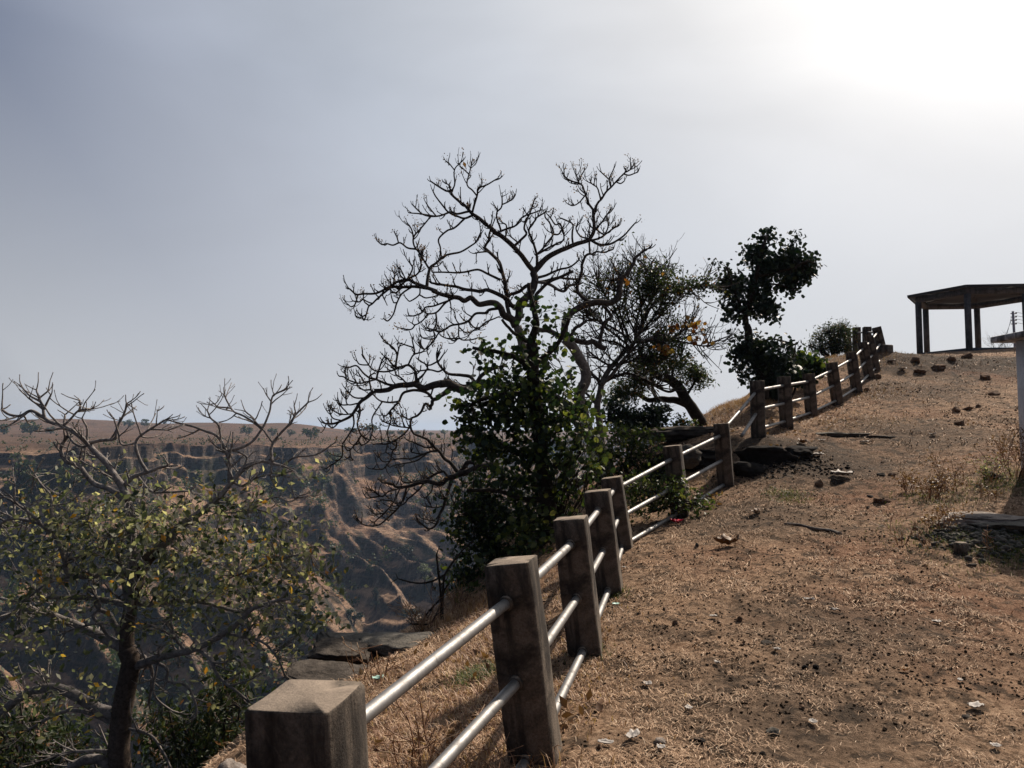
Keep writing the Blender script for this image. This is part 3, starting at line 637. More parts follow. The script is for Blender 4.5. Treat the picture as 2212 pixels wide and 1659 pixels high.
# loose stones on the slope
ST = [('N',215,1183,.17,.10,'rock_brown','reddish flat stone below the dry weeds'),('N',205,1002,.16,.07,'rock_black','dark flat stone, left of the pair lying mid slope'),('N',275,1002,.15,.07,'rock_brown','dark flat stone, right of the pair lying mid slope'),
 ('N',705,572,.22,.16,'rock_brown','squarish brown stone, left of the three on the upper slope'),('N',782,562,.26,.10,'rock_brown','flat dark stone between two brown ones on the upper slope'),('N',851,547,.14,.12,'rock_brown','small reddish stone, right of the three on the upper slope'),
 ('N',722,664,.25,.15,'rock_brown','dark stone lying below the three upper stones'),('N',893,360,.34,.22,'rock_brown','flat-topped dark stone in the shaded hump near the white pillar'),('N',962,464,.34,.16,'rock_brown','dark stone nearest the white pillar on the upper slope'),
 ('N',437,243,.42,.26,'rock_brown','dark pile of rock at the skyline end of the far railing'),('N',590,300,.5,.3,'rock_brown','largest dark boulder on the hump below the pavilion'),('N',665,236,.35,.22,'rock_brown','small brown rock just below the pavilion plinth'),
 ('N',780,218,.42,.28,'rock_brown','dark boulder directly under the pavilion middle columns'),('N',465,320,.4,.16,'rock_brown','low dark rock left of the largest boulder on the hump'),('N',940,1014,.30,.16,'rock_dark','dark rock in weeds left of the white pillar foot'),
 ('N',120,1218,.06,.04,'rock_dark','dark pebble left of the reddish flat stone'),('N',140,1140,.10,.03,'rock_black','thin black stone above the reddish flat stone'),('N',805,1602,.11,.05,'rock_dark','small dark stone below the concrete stub'),
 ('K',1255,1375,.16,.13,'rock_brown','brown stone left of the white plate litter'),('K',1380,1355,.22,.13,'rock_dark','dark stone touching the white plate litter'),('K',1705,1495,.24,.10,'rock_brown','brown stone in mid path below the white litter'),
 ('K',1600,672,.20,.16,'rock_brown','brown stone at the foot of the tall far posts'),('K',1680,580,.22,.14,'rock_brown','brown stone right of the far railing on the climb'),
 ('L',950,758,.075,.07,'rock_brown','round dark clod right of the third near post'),('L',1357,742,.055,.05,'rock_brown','small round brown clod in mid foreground'),('L',1520,875,.13,.035,'rock_dark','thin flat dark stone beside white litter mid foreground'),
 ('L',850,1508,.09,.045,'rock_pale','pale grey stone near the bottom beside long white litter'),('L',1570,1452,.11,.05,'rock_grey','grey-green stone near the bottom middle'),('L',1095,1492,.08,.035,'rock_black','small black stone right of the pale grey stone'),
 ('L',1775,1035,.05,.04,'rock_black','left black clod of the pair at right foreground'),('L',1838,1033,.055,.035,'rock_black','right black clod of the pair at right foreground'),('L',470,1550,.035,.045,'rock_brown','small brown clod beside the second post foot'),
 ('L',1090,258,.05,.04,'rock_dark','dark clod left of the big dried leaf'),('M',1560,1312,.075,.035,'rock_dark','dark stone under the round white litter'),('M',90,1600,.05,.03,'rock_black','tiny black stone at the bottom middle edge'),('M',370,1250,.045,.035,'rock_brown','little brown stone above the grey-green stone')]
for i, (k, x, y, w, h, m, lab) in enumerate(ST):
    p = hit(*cv(k, x, y)); rock('stone', (p[0], p[1], p[2]+h*0.06), ((w*0.95 if w < .3 else w*0.8), w*0.75, (h*1.1 if w < .3 else h*0.9)), 100+i, M[m], lab, 'stone', group='loose stones strewn over the slope', sub=3 if w < 0.2 else 4, rot=i*1.3, rough=0.45, tilt=0.25*math.sin(i*2.1))
p = hit(*cv('N', 738, 1515)); mb = MB(); box(mb, (0, 0, -0.05), 0.10, 0.09, 0.14, 0.3, 0.012); o = mb.build('concrete_stub', M['concrete']); o.location = [float(a) for a in p]; tag(o, 'short square concrete stub rising from the green patch', 'stub')
p = hit(*cv('N', 860, 1305)); rock('rock', (p[0]+0.1, p[1], p[2]), (1.0, 0.75, 0.20), 61, M['rock_pale'], 'pale flat rock in the ground near the right edge, green moss below', 'rock', sub=5, flat=1, rough=0.3)
p = hit(*cv('N', 1080, 1330)); rock('rock', (p[0]+0.15, p[1], p[2]-0.02), (1.0, 0.8, 0.18), 62, M['rock_grey'], 'grey gravelly rock at the right edge behind the pale flat rock', 'rock', sub=5, flat=1, rough=0.5)

# ---------------------------------------------------------------- litter and fallen leaves
def sheet(name, k, x, y, w, l, mat, label, cat='litter', seed=0, crump=0.25, lift=0.01, rot=None, ragged=0.25):
    r = np.random.default_rng(seed); p = hit(*cv(k, x, y)); n = 9
    u, v = np.meshgrid(np.linspace(-1, 1, n), np.linspace(-1, 1, n), indexing='ij')
    rad = np.maximum(np.abs(u), np.abs(v)); a = np.arctan2(v, u); q_ = rad*(1-ragged*(0.5+0.5*vnoise(np.cos(a)*1.8+seed, np.sin(a)*1.8, 0, seed)))
    X_, Y_ = np.cos(a)*q_*w/2, np.sin(a)*q_*l/2
    Z_ = crump*max(w, l)*0.6*np.abs(fbm(u*1.7+seed, v*1.7, 0, 3, seed)) + lift + 0.12*w*rad**2*crump*3
    an = r.uniform(0, 6.28) if rot is None else rot
    V = np.stack([X_*math.cos(an)-Y_*math.sin(an), X_*math.sin(an)+Y_*math.cos(an), Z_], -1).reshape(-1, 3)
    I = np.arange(n*n).reshape(n, n); Fc = np.stack([I[:-1, :-1], I[1:, :-1], I[1:, 1:], I[:-1, 1:]], -1).reshape(-1, 4)
    o = mesh_np(name, V, Fc, mat); o.location = [float(t) for t in p]
    md = o.modifiers.new('thickness', 'SOLIDIFY'); md.thickness = 0.0012
    return tag(o, label, cat)
LT = [('L',682,1489,.10,.06,'long narrow white scrap near the bottom, right of the second post'),('L',512,1528,.08,.05,'white scrap beside the small brown clod at the second post foot'),('L',775,1152,.055,.06,'torn white scrap between second and third posts on the path'),
 ('L',860,1562,.05,.04,'faint pale scrap at the bottom below the pale grey stone'),('L',1190,727,.06,.04,'small pale scrap left of the small round brown clod'),('L',1795,610,.09,.05,'white scrap in the upper right foreground'),
 ('L',1592,941,.055,.04,'white scrap beside the thin flat dark stone'),('L',1215,1021,.06,.035,'white scrap in the dark patch mid foreground'),('L',1955,676,.075,.035,'white scrap with dark clod at its left'),('L',1822,1402,.05,.04,'white and black scrap near bottom right centre'),
 ('L',1035,1308,.05,.04,'faint grey scrap above the small black stone'),('M',1345,631,.07,.05,'oval white scrap at right foreground'),('M',1630,1258,.10,.08,'round ribbed white plate lying near the bottom right corner'),('M',1515,1046,.04,.03,'tiny white scrap above the round white plate'),
 ('M',1770,1555,.05,.05,'pale blurred scrap in the bottom right corner'),('K',1420,1312,.30,.22,'large crumpled white plate on the path below the black ledge'),('K',1232,1160,.22,.16,'crumpled white scrap right of the black ledge'),('K',1268,1048,.13,.10,'small white scrap above the black ledge'),
 ('K',1577,1058,.15,.10,'pale scrap right of the rock band on the path'),('K',2105,1378,.26,.2,'crumpled grey white bag among the dry weeds'),('K',1782,461,.22,.14,'white scrap at the top of the far railing'),('K',1862,522,.22,.16,'pale scrap below the one at the far railing top'),
 ('N',550,733,.12,.09,'faint pale scrap in the middle of the upper slope'),('L',625,400,.05,.04,'pale scrap on the path between the fourth and fifth post feet')]
for i, (k, x, y, w, l, lab) in enumerate(LT): sheet('paper_litter', k, x, y, w, l, M['paper'], lab, seed=200+i, crump=0.4)['group'] = 'pale litter scraps on the path'
sheet('wrapper', 'L', 960, 126, .16, .12, M['plastic_red'], 'crumpled bright red and white wrapper at the foot of the sixth post', seed=230, crump=0.6)
sheet('wrapper', 'S', 965, 1120, .10, .07, M['plastic_teal'], 'pale green crumpled wrapper in the grass behind the nearest post', seed=231, crump=0.5)
sheet('wrapper', 'L', 575, 638, .07, .05, M['plastic_teal'], 'pale green scrap beside the fourth post foot', seed=232)
sheet('dried_leaf', 'L', 1275, 262, .27, .16, M['leaf_dry'], 'large curled brown leaf on the path right of the fourth post', 'leaf', seed=233, crump=0.55, rot=0.1)
for i, (k, x, y, s_, lab) in enumerate([('L',1470,52,.13,'reddish brown curled leaf on the path above the big curled leaf'),('K',1130,1066,.22,'orange brown leaf above the black ledge on the path'),('M',1115,976,.07,'small orange leaf in the right foreground'),('K',780,1580,.13,'brown leaf lying mid path right of the sixth post')]):
    sheet('dried_leaf', k, x, y, s_, s_*0.7, M['leaf_orange' if i == 2 else 'leaf_dry'], lab, 'leaf', seed=240+i, crump=0.5)
mb = MB(); pts = [hit(*cv('L', x, y)) + np.array([0, 0, 0.012]) for (x, y) in ((1640, 128), (1730, 130), (1830, 165), (1930, 172), (1995, 190))]
tube(mb, smooth_poly(pts, 4), np.linspace(0.012, 0.02, 17), 6); tag(mb.build('dead_branch', M['bark_pale'], None, True), 'pale thin dead branch lying across the path', 'branch')
M['bark_trunk'] = mat_bark('brown_trunk_bark', (0.03, 0.024, 0.019), (0.17, 0.13, 0.105), 30)
WK = 1.18; THICK = 1.9
# ---------------------------------------------------------------- trees
def build_wood(branches, D0, seed=1, spread=0.45, maxoff=2.2):
    """branches traced as polylines -> 3D polylines (points, radii); each grows from the nearest earlier one and leans to its own depth"""
    r = np.random.default_rng(seed); out = []; idx2 = []; 
    for bi, br in enumerate(branches):
        k, w0, w1, pts = br[:4]; opt = br[4] if len(br) > 4 else None
        q = [cv(k, *p) for p in pts]; p0 = np.array(q[0]); off0 = 0.0; root = None
        if idx2:
            A_ = np.concatenate([a for a, _ in idx2]); O_ = np.concatenate([b for _, b in idx2])
            dd = np.hypot(*(A_[:, :2]-p0).T); j = int(np.argmin(dd))
            if dd[j] < 26: off0 = O_[j]; q[0] = (A_[j][0], A_[j][1])
        L = sum(math.dist(a, b) for a, b in zip(q[:-1], q[1:]))*D0/F
        sl = r.uniform(-spread, spread) if opt is None else opt
        d1 = float(np.clip(off0+sl*L, -maxoff, maxoff)); s_ = smooth_poly([(a, b, 0) for a, b in q], 5); s_ = np.array(s_)
        seg = np.r_[0, np.cumsum(np.hypot(*np.diff(s_[:, :2], axis=0).T))]; t = seg/seg[-1]
        off = off0 + (d1-off0)*t
        P3 = np.array([P(a, b, D0+o) for (a, b, _), o in zip(s_, off)])
        jit = fbm(t*6+bi, t*0, 0, 2, bi)*cw(k, w0)*0.25*D0/F; P3[:, 0] += jit; P3[:, 2] += fbm(t*6, t*0+bi, 0, 2, bi+9)*cw(k, w0)*0.2*D0/F
        ww = cw(k, w0)+(cw(k, w1)-cw(k, w0))*t**0.8; ww = ww*WK+THICK*np.clip(1-ww/10, 0, 1)
        rad = np.maximum(ww*D0/F/2, 0.0028)
        out.append((P3, rad)); idx2.append((s_[:, :2], off))
    return out
def lerp_poly(P3, rad, t):
    n = len(P3)-1; i = min(int(t*n), n-1); f = t*n-i
    return P3[i]*(1-f)+P3[i+1]*f, rad[i]*(1-f)+rad[i+1]*f, (P3[i+1]-P3[i])/(np.linalg.norm(P3[i+1]-P3[i])+1e-9)
def grow_twig(mb, r, p, d, L, r0, up=1.0, depth=1, tips=None, knob=True, sides=5):
    n = 7; pts = [p]; d = d/np.linalg.norm(d)
    for k in range(n):
        d = d + np.array([0, 0, up*0.16]) + r.normal(0, 0.09, 3); d /= np.linalg.norm(d); pts.append(pts[-1]+d*L/n)
    rad = np.linspace(r0, max(r0*0.45, 0.0026), n+1)
    if knob: rad[-1] *= 1.5; rad[-2] *= 1.1
    tube(mb, pts, rad, sides)
    if tips is not None: tips.append((pts[-1], d))
    if depth > 0:
        for _ in range(r.integers(1, 4)):
            i = r.integers(2, n); dd = d + r.normal(0, 0.6, 3); dd[2] = dd[2]*0.6-0.05
            grow_twig(mb, r, pts[i], dd, L*r.uniform(0.35, 0.7), rad[i]*0.75, up*1.2, depth-1, tips, knob, sides)
def auto_twigs(wood, seed, dens, Lr, rmin=0.004, rmax=0.045, up=1.0, depth=1, knob=True, skip=()):
    r = np.random.default_rng(seed); mb = MB(); tips = []
    for bi, (P3, rad) in enumerate(wood):
        if bi in skip: continue
        L = np.linalg.norm(np.diff(P3, axis=0), axis=1).sum(); n = r.poisson(L*dens)
        for _ in range(n):
            t = r.uniform(0.1, 1.0); p, ra, T = lerp_poly(P3, rad, t)
            if ra > rmax: continue
            d = r.normal(size=3); d -= T*np.dot(d, T); d /= np.linalg.norm(d)+1e-9; d[2] = d[2]*0.7; d = d + T*r.uniform(0.2, 1.1)
            grow_twig(mb, r, p, d, r.uniform(*Lr), max(min(ra*0.75, 0.012), rmin), up, depth, tips, knob)
        p, ra, T = lerp_poly(P3, rad, 0.999)
        if ra < 0.02:
            for _ in range(2): grow_twig(mb, r, p, T+r.normal(0, 0.6, 3), r.uniform(*Lr)*0.6, max(ra*0.8, rmin), up, 0, tips, knob)
    return mb, tips
LEAFS = {'round': (np.array([(0,0,0),(.36,.22,.05),(.44,.62,.08),(0,1,0),(-.44,.62,.08),(-.36,.22,.05)]), [(0,1,2,3),(0,3,4,5)]),
         'slim': (np.array([(0,0,0),(.17,.45,.05),(0,1,-.06),(-.17,.45,.05)]), [(0,1,2,2),(0,2,3,3)]),
         'oval': (np.array([(0,0,0),(.28,.45,.06),(0,1,-.05),(-.28,.45,.06)]), [(0,1,2,2),(0,2,3,3)])}
def leaves(mb, pos_, size, kind='round', seed=0, droop=0.35, dirs=None):
    r = np.random.default_rng(seed); T, Fc = LEAFS[kind]; n = len(pos_); pos_ = np.asarray(pos_)
    d = r.normal(size=(n, 3)) if dirs is None else dirs + r.normal(0, 0.5, (n, 3))
    d[:, 2] -= droop; d /= np.linalg.norm(d, axis=1, keepdims=True)
    nn = r.normal(size=(n, 3)) + np.array([0, 0, 0.9]); s = np.cross(d, nn); s /= np.linalg.norm(s, axis=1, keepdims=True)+1e-9; nn = np.cross(s, d)
    sz = size*r.uniform(0.6, 1.25, n)
    V = pos_[:, None]+sz[:, None, None]*(T[None, :, 0:1]*s[:, None]+T[None, :, 1:2]*d[:, None]+T[None, :, 2:3]*nn[:, None])
    m = len(T); Fc = np.array(Fc)[None]+(np.arange(n)*m)[:, None, None]
    mb.add(V.reshape(-1, 3), Fc.reshape(-1, 4))
def crown(blobs, D0, n_clusters, per, csize, seed, wood=None, depth=0.8, twig_r=0.0035, stems=None):
    """blobs: (vx,vy,rx,ry[,doff,weight]) in view px at distance D0; clusters fill each ellipsoid"""
    r = np.random.default_rng(seed); w = np.array([b[2]*b[3]*(b[5] if len(b) > 5 else 1) for b in blobs], float); w /= w.sum()
    allw = np.concatenate([a for a, _ in wood]) if wood else None; pts = []; cs = []
    for bi, cnt in enumerate(r.multinomial(n_clusters, w)):
        b = blobs[bi]; do = b[4] if len(b) > 4 else 0.0; D = D0+do; c = np.array(P(b[0], b[1], D)); rx, rz = b[2]*D/F, b[3]*D/F; ry = min(rx, rz*1.3, )*depth+0.1
        for _ in range(cnt):
            u = r.normal(size=3); u /= np.linalg.norm(u); q = c+u*np.array([rx, ry, rz])*r.uniform(0.25, 1.0)**0.45; cs.append(q)
            pts.append(q+r.normal(0, csize, (per, 3))*np.array([1, 1, 0.75]))
            if stems is not None and allw is not None:
                j = int(np.argmin(((allw-q)**2).sum(1))); a = allw[j]; L = np.linalg.norm(q-a)
                if L > 0.04:
                    mid = (a+q)/2+r.normal(0, 0.12*L, 3)+np.array([0, 0, -0.08*L]); tube(stems, smooth_poly([a, mid, q], 3), np.linspace(min(twig_r*2.2, 0.012*(1+L)), twig_r, 7), 4, False)
    return np.concatenate(pts), cs
def wood_mesh(wood, name, mat, root, sel, sides=10):
    mb = MB(); ok = False
    for i, (P3, rad) in enumerate(wood):
        if sel(i, rad): tube(mb, P3, rad, sides if rad[0] > 0.02 else 6); ok = True
    return mb.build(name, mat, root, True) if ok else None

# ---- the big bare tree over the canyon
T1 = [
 ('D',150,104,[(1500,2640),(1513,2347),(1408,2155),(1286,1981),(1234,1807),(1190,1650),(1185,1500),(1255,1330),(1240,1180),(1160,1030),(1060,900),(960,800)],0.0),
 ('D',95,90,[(1286,1981),(1000,1750),(720,1420),(520,1120),(460,980),(430,800),(360,640)],-0.1),
 ('D',88,34,[(360,640),(300,560),(200,500),(150,400),(60,340),(-104,360),(-174,320),(-224,290),(-304,330),(-364,290),(-454,270),(-564,240),(-704,190)],-0.35),
 ('C',38,10,[(1400,190),(1250,150),(1130,100),(1050,60),(900,90),(850,130),(760,180),(640,230),(500,240),(400,250),(350,215),(310,180)]),
 ('D',88,78,[(370,640),(400,500),(400,380),(470,300),(560,180),(590,80),(580,-20)],0.3),
 ('B',74,30,[(580,1500),(640,1430),(740,1320),(860,1230),(1000,1170),(1130,1120),(1260,1090),(1310,1030),(1350,930),(1350,800),(1345,700)],0.3),
 ('B',24,8,[(1345,700),(1270,600),(1230,480),(1180,370),(1060,330),(980,270),(965,190)]),('B',26,8,[(1345,700),(1400,600),(1440,560),(1500,470),(1560,410),(1640,320),(1720,240),(1800,190),(1840,130)]),
 ('B',12,6,[(1420,560),(1390,420),(1340,380),(1300,350)]),('B',12,6,[(1545,400),(1540,310),(1590,185)]),('B',9,5,[(1540,310),(1440,220)]),('B',11,5,[(1720,255),(1790,255),(1860,230),(1900,215)]),
 ('B',10,5,[(1640,340),(1680,360),(1730,330)]),('B',8,5,[(1170,360),(1120,240)]),('B',9,5,[(1165,340),(1170,290),(1220,200)]),('B',11,5,[(1215,520),(1160,600),(1080,640),(1020,620)]),
 ('B',22,7,[(1260,1090),(1400,1060),(1500,1000),(1600,920),(1650,900)]),('B',28,8,[(1310,1090),(1420,1130),(1560,1120),(1700,1040),(1780,960),(1860,865)]),('B',18,10,[(1350,950),(1450,840),(1550,700)]),('B',14,7,[(1380,950),(1470,1000),(1520,920),(1525,840)]),
 ('B',60,44,[(580,1480),(520,1400),(430,1270),(300,1140),(180,1030),(80,960),(0,890)],-0.3),
 ('A',44,8,[(1896,890),(1800,810),(1700,740),(1630,660),(1550,600),(1470,530),(1430,460),(1380,455),(1310,410),(1180,330)]),
 ('A',20,6,[(1690,790),(1610,800),(1500,770),(1400,720),(1330,640),(1260,550),(1210,465)]),('A',20,6,[(1640,730),(1520,745),(1430,720),(1300,770),(1180,775),(1080,750),(1000,680),(960,640)]),
 ('A',10,5,[(1240,740),(1060,745),(900,730)]),('A',9,5,[(1240,740),(1180,690),(1130,625)]),('A',16,8,[(1600,820),(1480,920),(1380,960),(1280,1060),(1300,1180),(1290,1310)]),
 ('A',20,5,[(1700,740),(1740,600),(1770,500),(1780,420),(1880,380),(2020,295)]),('A',12,4,[(1765,510),(1700,440),(1650,400),(1640,340),(1680,180),(1700,90)]),('A',12,4,[(1450,450),(1480,380),(1478,190),(1560,90)]),('A',6,4,[(1478,190),(1400,90)]),('A',9,5,[(1430,460),(1400,370)]),('A',7,4,[(1672,245),(1575,160)]),
 ('D',60,16,[(560,380),(440,390),(330,390),(250,310),(130,240),(0,190),(-94,210),(-204,190),(-304,170),(-404,140),(-560,120),(-700,100)],-0.2),
 ('A',32,9,[(1140,1640),(1160,1440),(1240,1370),(1330,1290),(1440,1250),(1560,1220),(1680,1150),(1760,1090),(1820,990)]),
 ('A',20,7,[(1160,1440),(1100,1340),(1040,1250),(970,1150),(960,1040),(1040,940),(1150,810)]),('A',11,6,[(965,1040),(940,950),(900,880)]),('A',14,6,[(980,1190),(880,1170),(790,1110),(700,1140),(620,1120),(560,1130),(500,1085)]),('A',8,5,[(780,1110),(750,1030)]),
 ('A',24,8,[(2060,1580),(1900,1500),(1770,1450),(1600,1480),(1500,1490),(1350,1480),(1200,1480)]),
 ('D',44,30,[(340,560),(250,400),(240,200),(200,30),(160,-137),(60,-257),(-40,-357)],0.35),('A',26,10,[(1856,1160),(1910,1080),(1920,980),(1960,880)]),('A',18,8,[(2060,1400),(1940,1240),(1800,1230),(1740,1240)]),
 ('B',32,8,[(620,1440),(620,1260),(590,1130),(540,1020),(530,940),(600,830),(620,790),(740,720)]),('B',22,8,[(620,1260),(700,1180),(820,1020),(830,950),(780,850),(730,790),(725,740)]),('B',14,7,[(830,1000),(900,1000),(940,940)]),('B',22,8,[(640,1260),(760,1180),(880,1120),(960,1080),(970,1010)]),
 ('B',28,8,[(370,1130),(420,1070),(490,1000),(460,920),(480,820),(520,770),(590,570)]),('B',10,5,[(370,1090),(280,1020)]),('B',20,6,[(150,940),(250,930),(340,900),(400,830),(450,780),(580,730),(690,690)]),('B',16,6,[(160,930),(120,800),(120,700),(90,640)]),('B',12,5,[(120,720),(180,650),(185,520)]),('B',8,5,[(190,630),(280,580),(350,510)]),('B',14,7,[(250,1050),(240,900),(200,860)]),
 ('B',18,8,[(1080,1130),(1070,1000),(1080,880),(1000,830),(930,800)]),('B',14,6,[(1010,970),(920,870),(860,880),(800,800),(765,755)]),('B',12,7,[(1290,1060),(1180,1030),(1120,940),(1140,860)]),('B',10,5,[(1290,1060),(1285,940)]),('B',16,8,[(1300,1130),(1300,1250),(1380,1220),(1480,1230),(1590,1190)]),
 ('D',80,66,[(960,800),(980,650),(1010,540),(1100,450),(1280,370),(1400,350),(1560,350),(1640,290),(1660,180),(1690,30)],0.25),('B',48,14,[(1690,1560),(1760,1500),(1830,1400),(1880,1290),(1960,1220),(2030,1185)]),('B',16,8,[(1820,1400),(1800,1350),(1760,1320)]),
 ('D',44,22,[(1300,320),(1180,260),(1130,180),(1160,60),(1200,-50),(1200,-137),(1240,-237),(1300,-267)]),
 ('B',28,10,[(640,1560),(740,1520),(900,1450),(1050,1410),(1150,1330)]),('B',30,14,[(680,1640),(780,1580),(900,1550),(1100,1570),(1180,1540)]),('D',40,26,[(540,420),(600,380),(610,260),(700,150),(780,90),(930,20),(1080,-40)]),('D',34,20,[(600,90),(780,120),(900,190),(970,200),(1040,130),(1150,120)]),('D',40,30,[(570,90),(480,140),(400,210),(290,250),(240,330)]),
 ('D',60,56,[(960,800),(1150,830),(1250,860),(1330,840),(1400,900),(1490,920)],0.5),('D',44,30,[(1420,880),(1440,740),(1480,600),(1560,540),(1540,480),(1480,400)],0.2),('D',40,28,[(1050,800),(1100,680),(1200,620),(1250,580)],0.2),('D',58,50,[(960,800),(860,740),(700,690),(560,740)],-0.3),
 ('C',28,9,[(2212,430),(2080,440),(2040,480),(1900,490),(1830,570),(1750,610),(1600,640),(1500,700),(1430,720),(1360,690),(1280,670)]),
 ('C',18,7,[(1650,290),(1550,330),(1480,400),(1400,480),(1300,490),(1230,450)]),('C',14,6,[(1550,330),(1380,390),(1270,410),(1230,470),(1130,515),(1060,510)]),('C',11,5,[(1300,490),(1230,580),(1140,630),(1100,610)]),('C',8,5,[(1140,630),(1080,690),(950,670)]),('C',12,8,[(1400,480),(1410,600),(1370,700)]),
 ('C',30,22,[(1300,160),(1130,150),(980,155),(850,150)]),('C',12,6,[(1100,180),(970,240),(910,350),(880,450),(850,520),(790,580),(740,550)]),('C',8,5,[(910,350),(870,350),(860,330)]),('C',12,7,[(970,170),(900,220),(830,220)]),('C',18,7,[(850,160),(760,220),(670,290),(600,360),(550,400),(520,500),(490,570),(460,510)]),
 ('C',8,5,[(560,390),(500,340),(480,290)]),('C',8,5,[(600,360),(540,340),(490,310)]),('C',8,5,[(520,500),(440,540),(390,520),(380,480)]),('C',9,5,[(410,260),(380,370),(330,400),(290,370)]),('C',9,5,[(500,290),(430,340),(360,330)]),('C',10,5,[(1190,170),(1190,250),(1080,330),(1030,300)]),('C',9,6,[(1190,240),(1280,290),(1420,260)]),
 ('A',18,8,[(780,1650),(870,1580),(920,1500),(950,1430),(920,1370)]),('A',16,8,[(880,1580),(1010,1500),(1060,1400),(1040,1300)]),('A',12,6,[(880,1580),(800,1530),(770,1430)]),('A',11,5,[(700,1630),(720,1530),(700,1470)]),
 ('C',10,6,[(1690,650),(1700,800),(1830,820),(1950,790)]),('C',8,5,[(1700,800),(1610,830),(1570,770)]),('C',8,5,[(1700,790),(1540,800),(1470,770)]),('C',10,6,[(1830,590),(1880,660),(1960,660),(2030,600),(2190,530)]),('C',8,5,[(1720,660),(1780,730),(1860,710),(1910,670)]),
 ('C',10,5,[(1440,720),(1380,820),(1280,930),(1250,930)]),('C',9,5,[(1370,720),(1380,800),(1250,800),(1200,750)]),('C',8,5,[(1330,880),(1290,940),(1300,1000)]),
 # lower left limb
 ('D',92,82,[(1234,1807),(1000,1640),(600,1440),(160,1390),(0,1390),(-154,1420),(-294,1470),(-404,1430),(-494,1380),(-604,1380)],-0.3),
 ('C',76,42,[(1450,1380),(1340,1400),(1240,1430),(1150,1390),(1050,1390),(880,1410),(800,1440),(620,1460)],-0.1),
 ('C',40,12,[(620,1460),(540,1540),(430,1620),(400,1680),(340,1770),(210,1840),(100,1880),(0,1880)]),
 ('C',62,26,[(1640,1400),(1530,1480),(1440,1550),(1360,1580),(1340,1640),(1345,1690)]),('E',26,10,[(1340,90),(1270,50),(1230,130),(1180,190),(1110,220),(1050,240),(980,200)]),
 ('C',32,18,[(1360,1560),(1270,1480),(1150,1460),(1010,1480),(930,1600)]),('E',16,7,[(930,20),(830,130),(770,200),(720,190)]),('C',16,8,[(930,1620),(820,1610),(700,1590),(600,1500)]),
 ('C',42,11,[(1900,1410),(1870,1310),(1800,1270),(1570,1250),(1490,1190),(1430,1100),(1420,1000)]),('C',13,7,[(1490,1190),(1430,1220),(1330,1200),(1210,1210),(1130,1230)]),('C',12,6,[(1460,1090),(1500,1000)]),('C',12,6,[(1460,1080),(1310,1140),(1170,1060)]),
 ('C',50,22,[(1900,1400),(1940,1320),(2000,1250),(2100,1200),(2260,1130)]),('C',22,9,[(1850,1350),(1760,1400),(1680,1380),(1560,1310)]),('C',15,9,[(1550,1290),(1450,1360),(1370,1430),(1340,1520)]),
 ('C',30,8,[(1150,1380),(1150,1250),(1120,1190),(1050,1140),(930,1170),(870,1150),(790,1050)]),('C',14,7,[(1040,1140),(1100,1030),(1130,990),(1120,900),(1100,820)]),('C',9,6,[(1130,1000),(1250,960),(1210,880)]),('C',9,5,[(1110,930),(940,860)]),
 ('C',17,5,[(900,1150),(910,1020),(880,940),(800,870),(720,795)]),('C',9,5,[(910,1020),(940,900)]),('C',12,7,[(930,1170),(870,1200),(800,1220),(700,1220),(600,1190),(530,1100),(475,1005)]),('C',8,5,[(540,1160),(440,1130),(405,1090)]),
 ('C',25,6,[(900,1410),(780,1380),(650,1320),(560,1300),(480,1230),(400,1150),(300,1170),(225,1155)]),('C',14,6,[(650,1320),(680,1200),(720,1080),(755,1030)]),('C',13,6,[(650,1330),(520,1350),(430,1370),(300,1330),(240,1290),(180,1280)]),('C',8,5,[(500,1330),(430,1250)]),('C',8,5,[(270,1310),(255,1230)]),
 ('C',12,8,[(570,1470),(560,1300),(600,1250)]),('C',12,6,[(580,1470),(480,1450),(410,1390)]),('C',12,6,[(510,1550),(380,1550),(300,1490),(260,1440)]),('C',10,5,[(430,1630),(290,1640),(260,1550)]),('C',8,5,[(290,1640),(200,1640),(170,1590)]),('C',14,7,[(1050,1390),(970,1310),(900,1260),(880,1190)]),('C',15,8,[(1160,1340),(1200,1300),(1280,1210),(1300,1130)]),
 ('E',14,7,[(420,40),(440,170),(410,300),(440,410),(480,460),(540,490)]),('E',9,5,[(460,450),(380,560),(300,640),(250,590)]),('E',11,6,[(700,50),(600,220),(600,380),(560,510),(470,570),(430,540)]),('E',11,5,[(370,180),(360,330),(260,500),(220,570),(220,700),(160,770),(50,840)]),('E',7,4,[(320,640),(330,720),(360,760)]),('E',8,4,[(840,140),(830,270),(790,400),(800,500),(770,660)]),
 ('E',9,5,[(200,270),(100,350),(40,320)]),('E',9,5,[(350,180),(200,180),(80,120)]),('E',8,5,[(300,190),(250,130),(190,70)]),('E',8,5,[(210,260),(100,230),(60,150)]),
 ('E',15,7,[(1100,230),(1060,350),(1000,430),(900,500),(800,550),(640,555)]),('E',9,5,[(910,500),(900,600),(860,640),(820,770),(730,870),(590,870)]),('E',7,4,[(820,770),(740,780),(690,730)]),('E',9,5,[(1060,340),(870,325),(730,270)]),
 # pale lowest limb
 ('E',95,90,[(3640,900),(3100,1050),(2700,1050),(2450,980),(2212,910),(2120,840),(2000,840),(1930,850)],-0.15),
 ('E',80,16,[(1930,850),(1850,890),(1750,920),(1640,960),(1540,1000),(1470,1060),(1370,1050),(1280,1030),(1180,1060),(1060,1100),(900,1090),(860,1060),(720,1040)]),('E',46,44,[(1930,850),(1870,790),(1790,800),(1740,880),(1640,960)]),
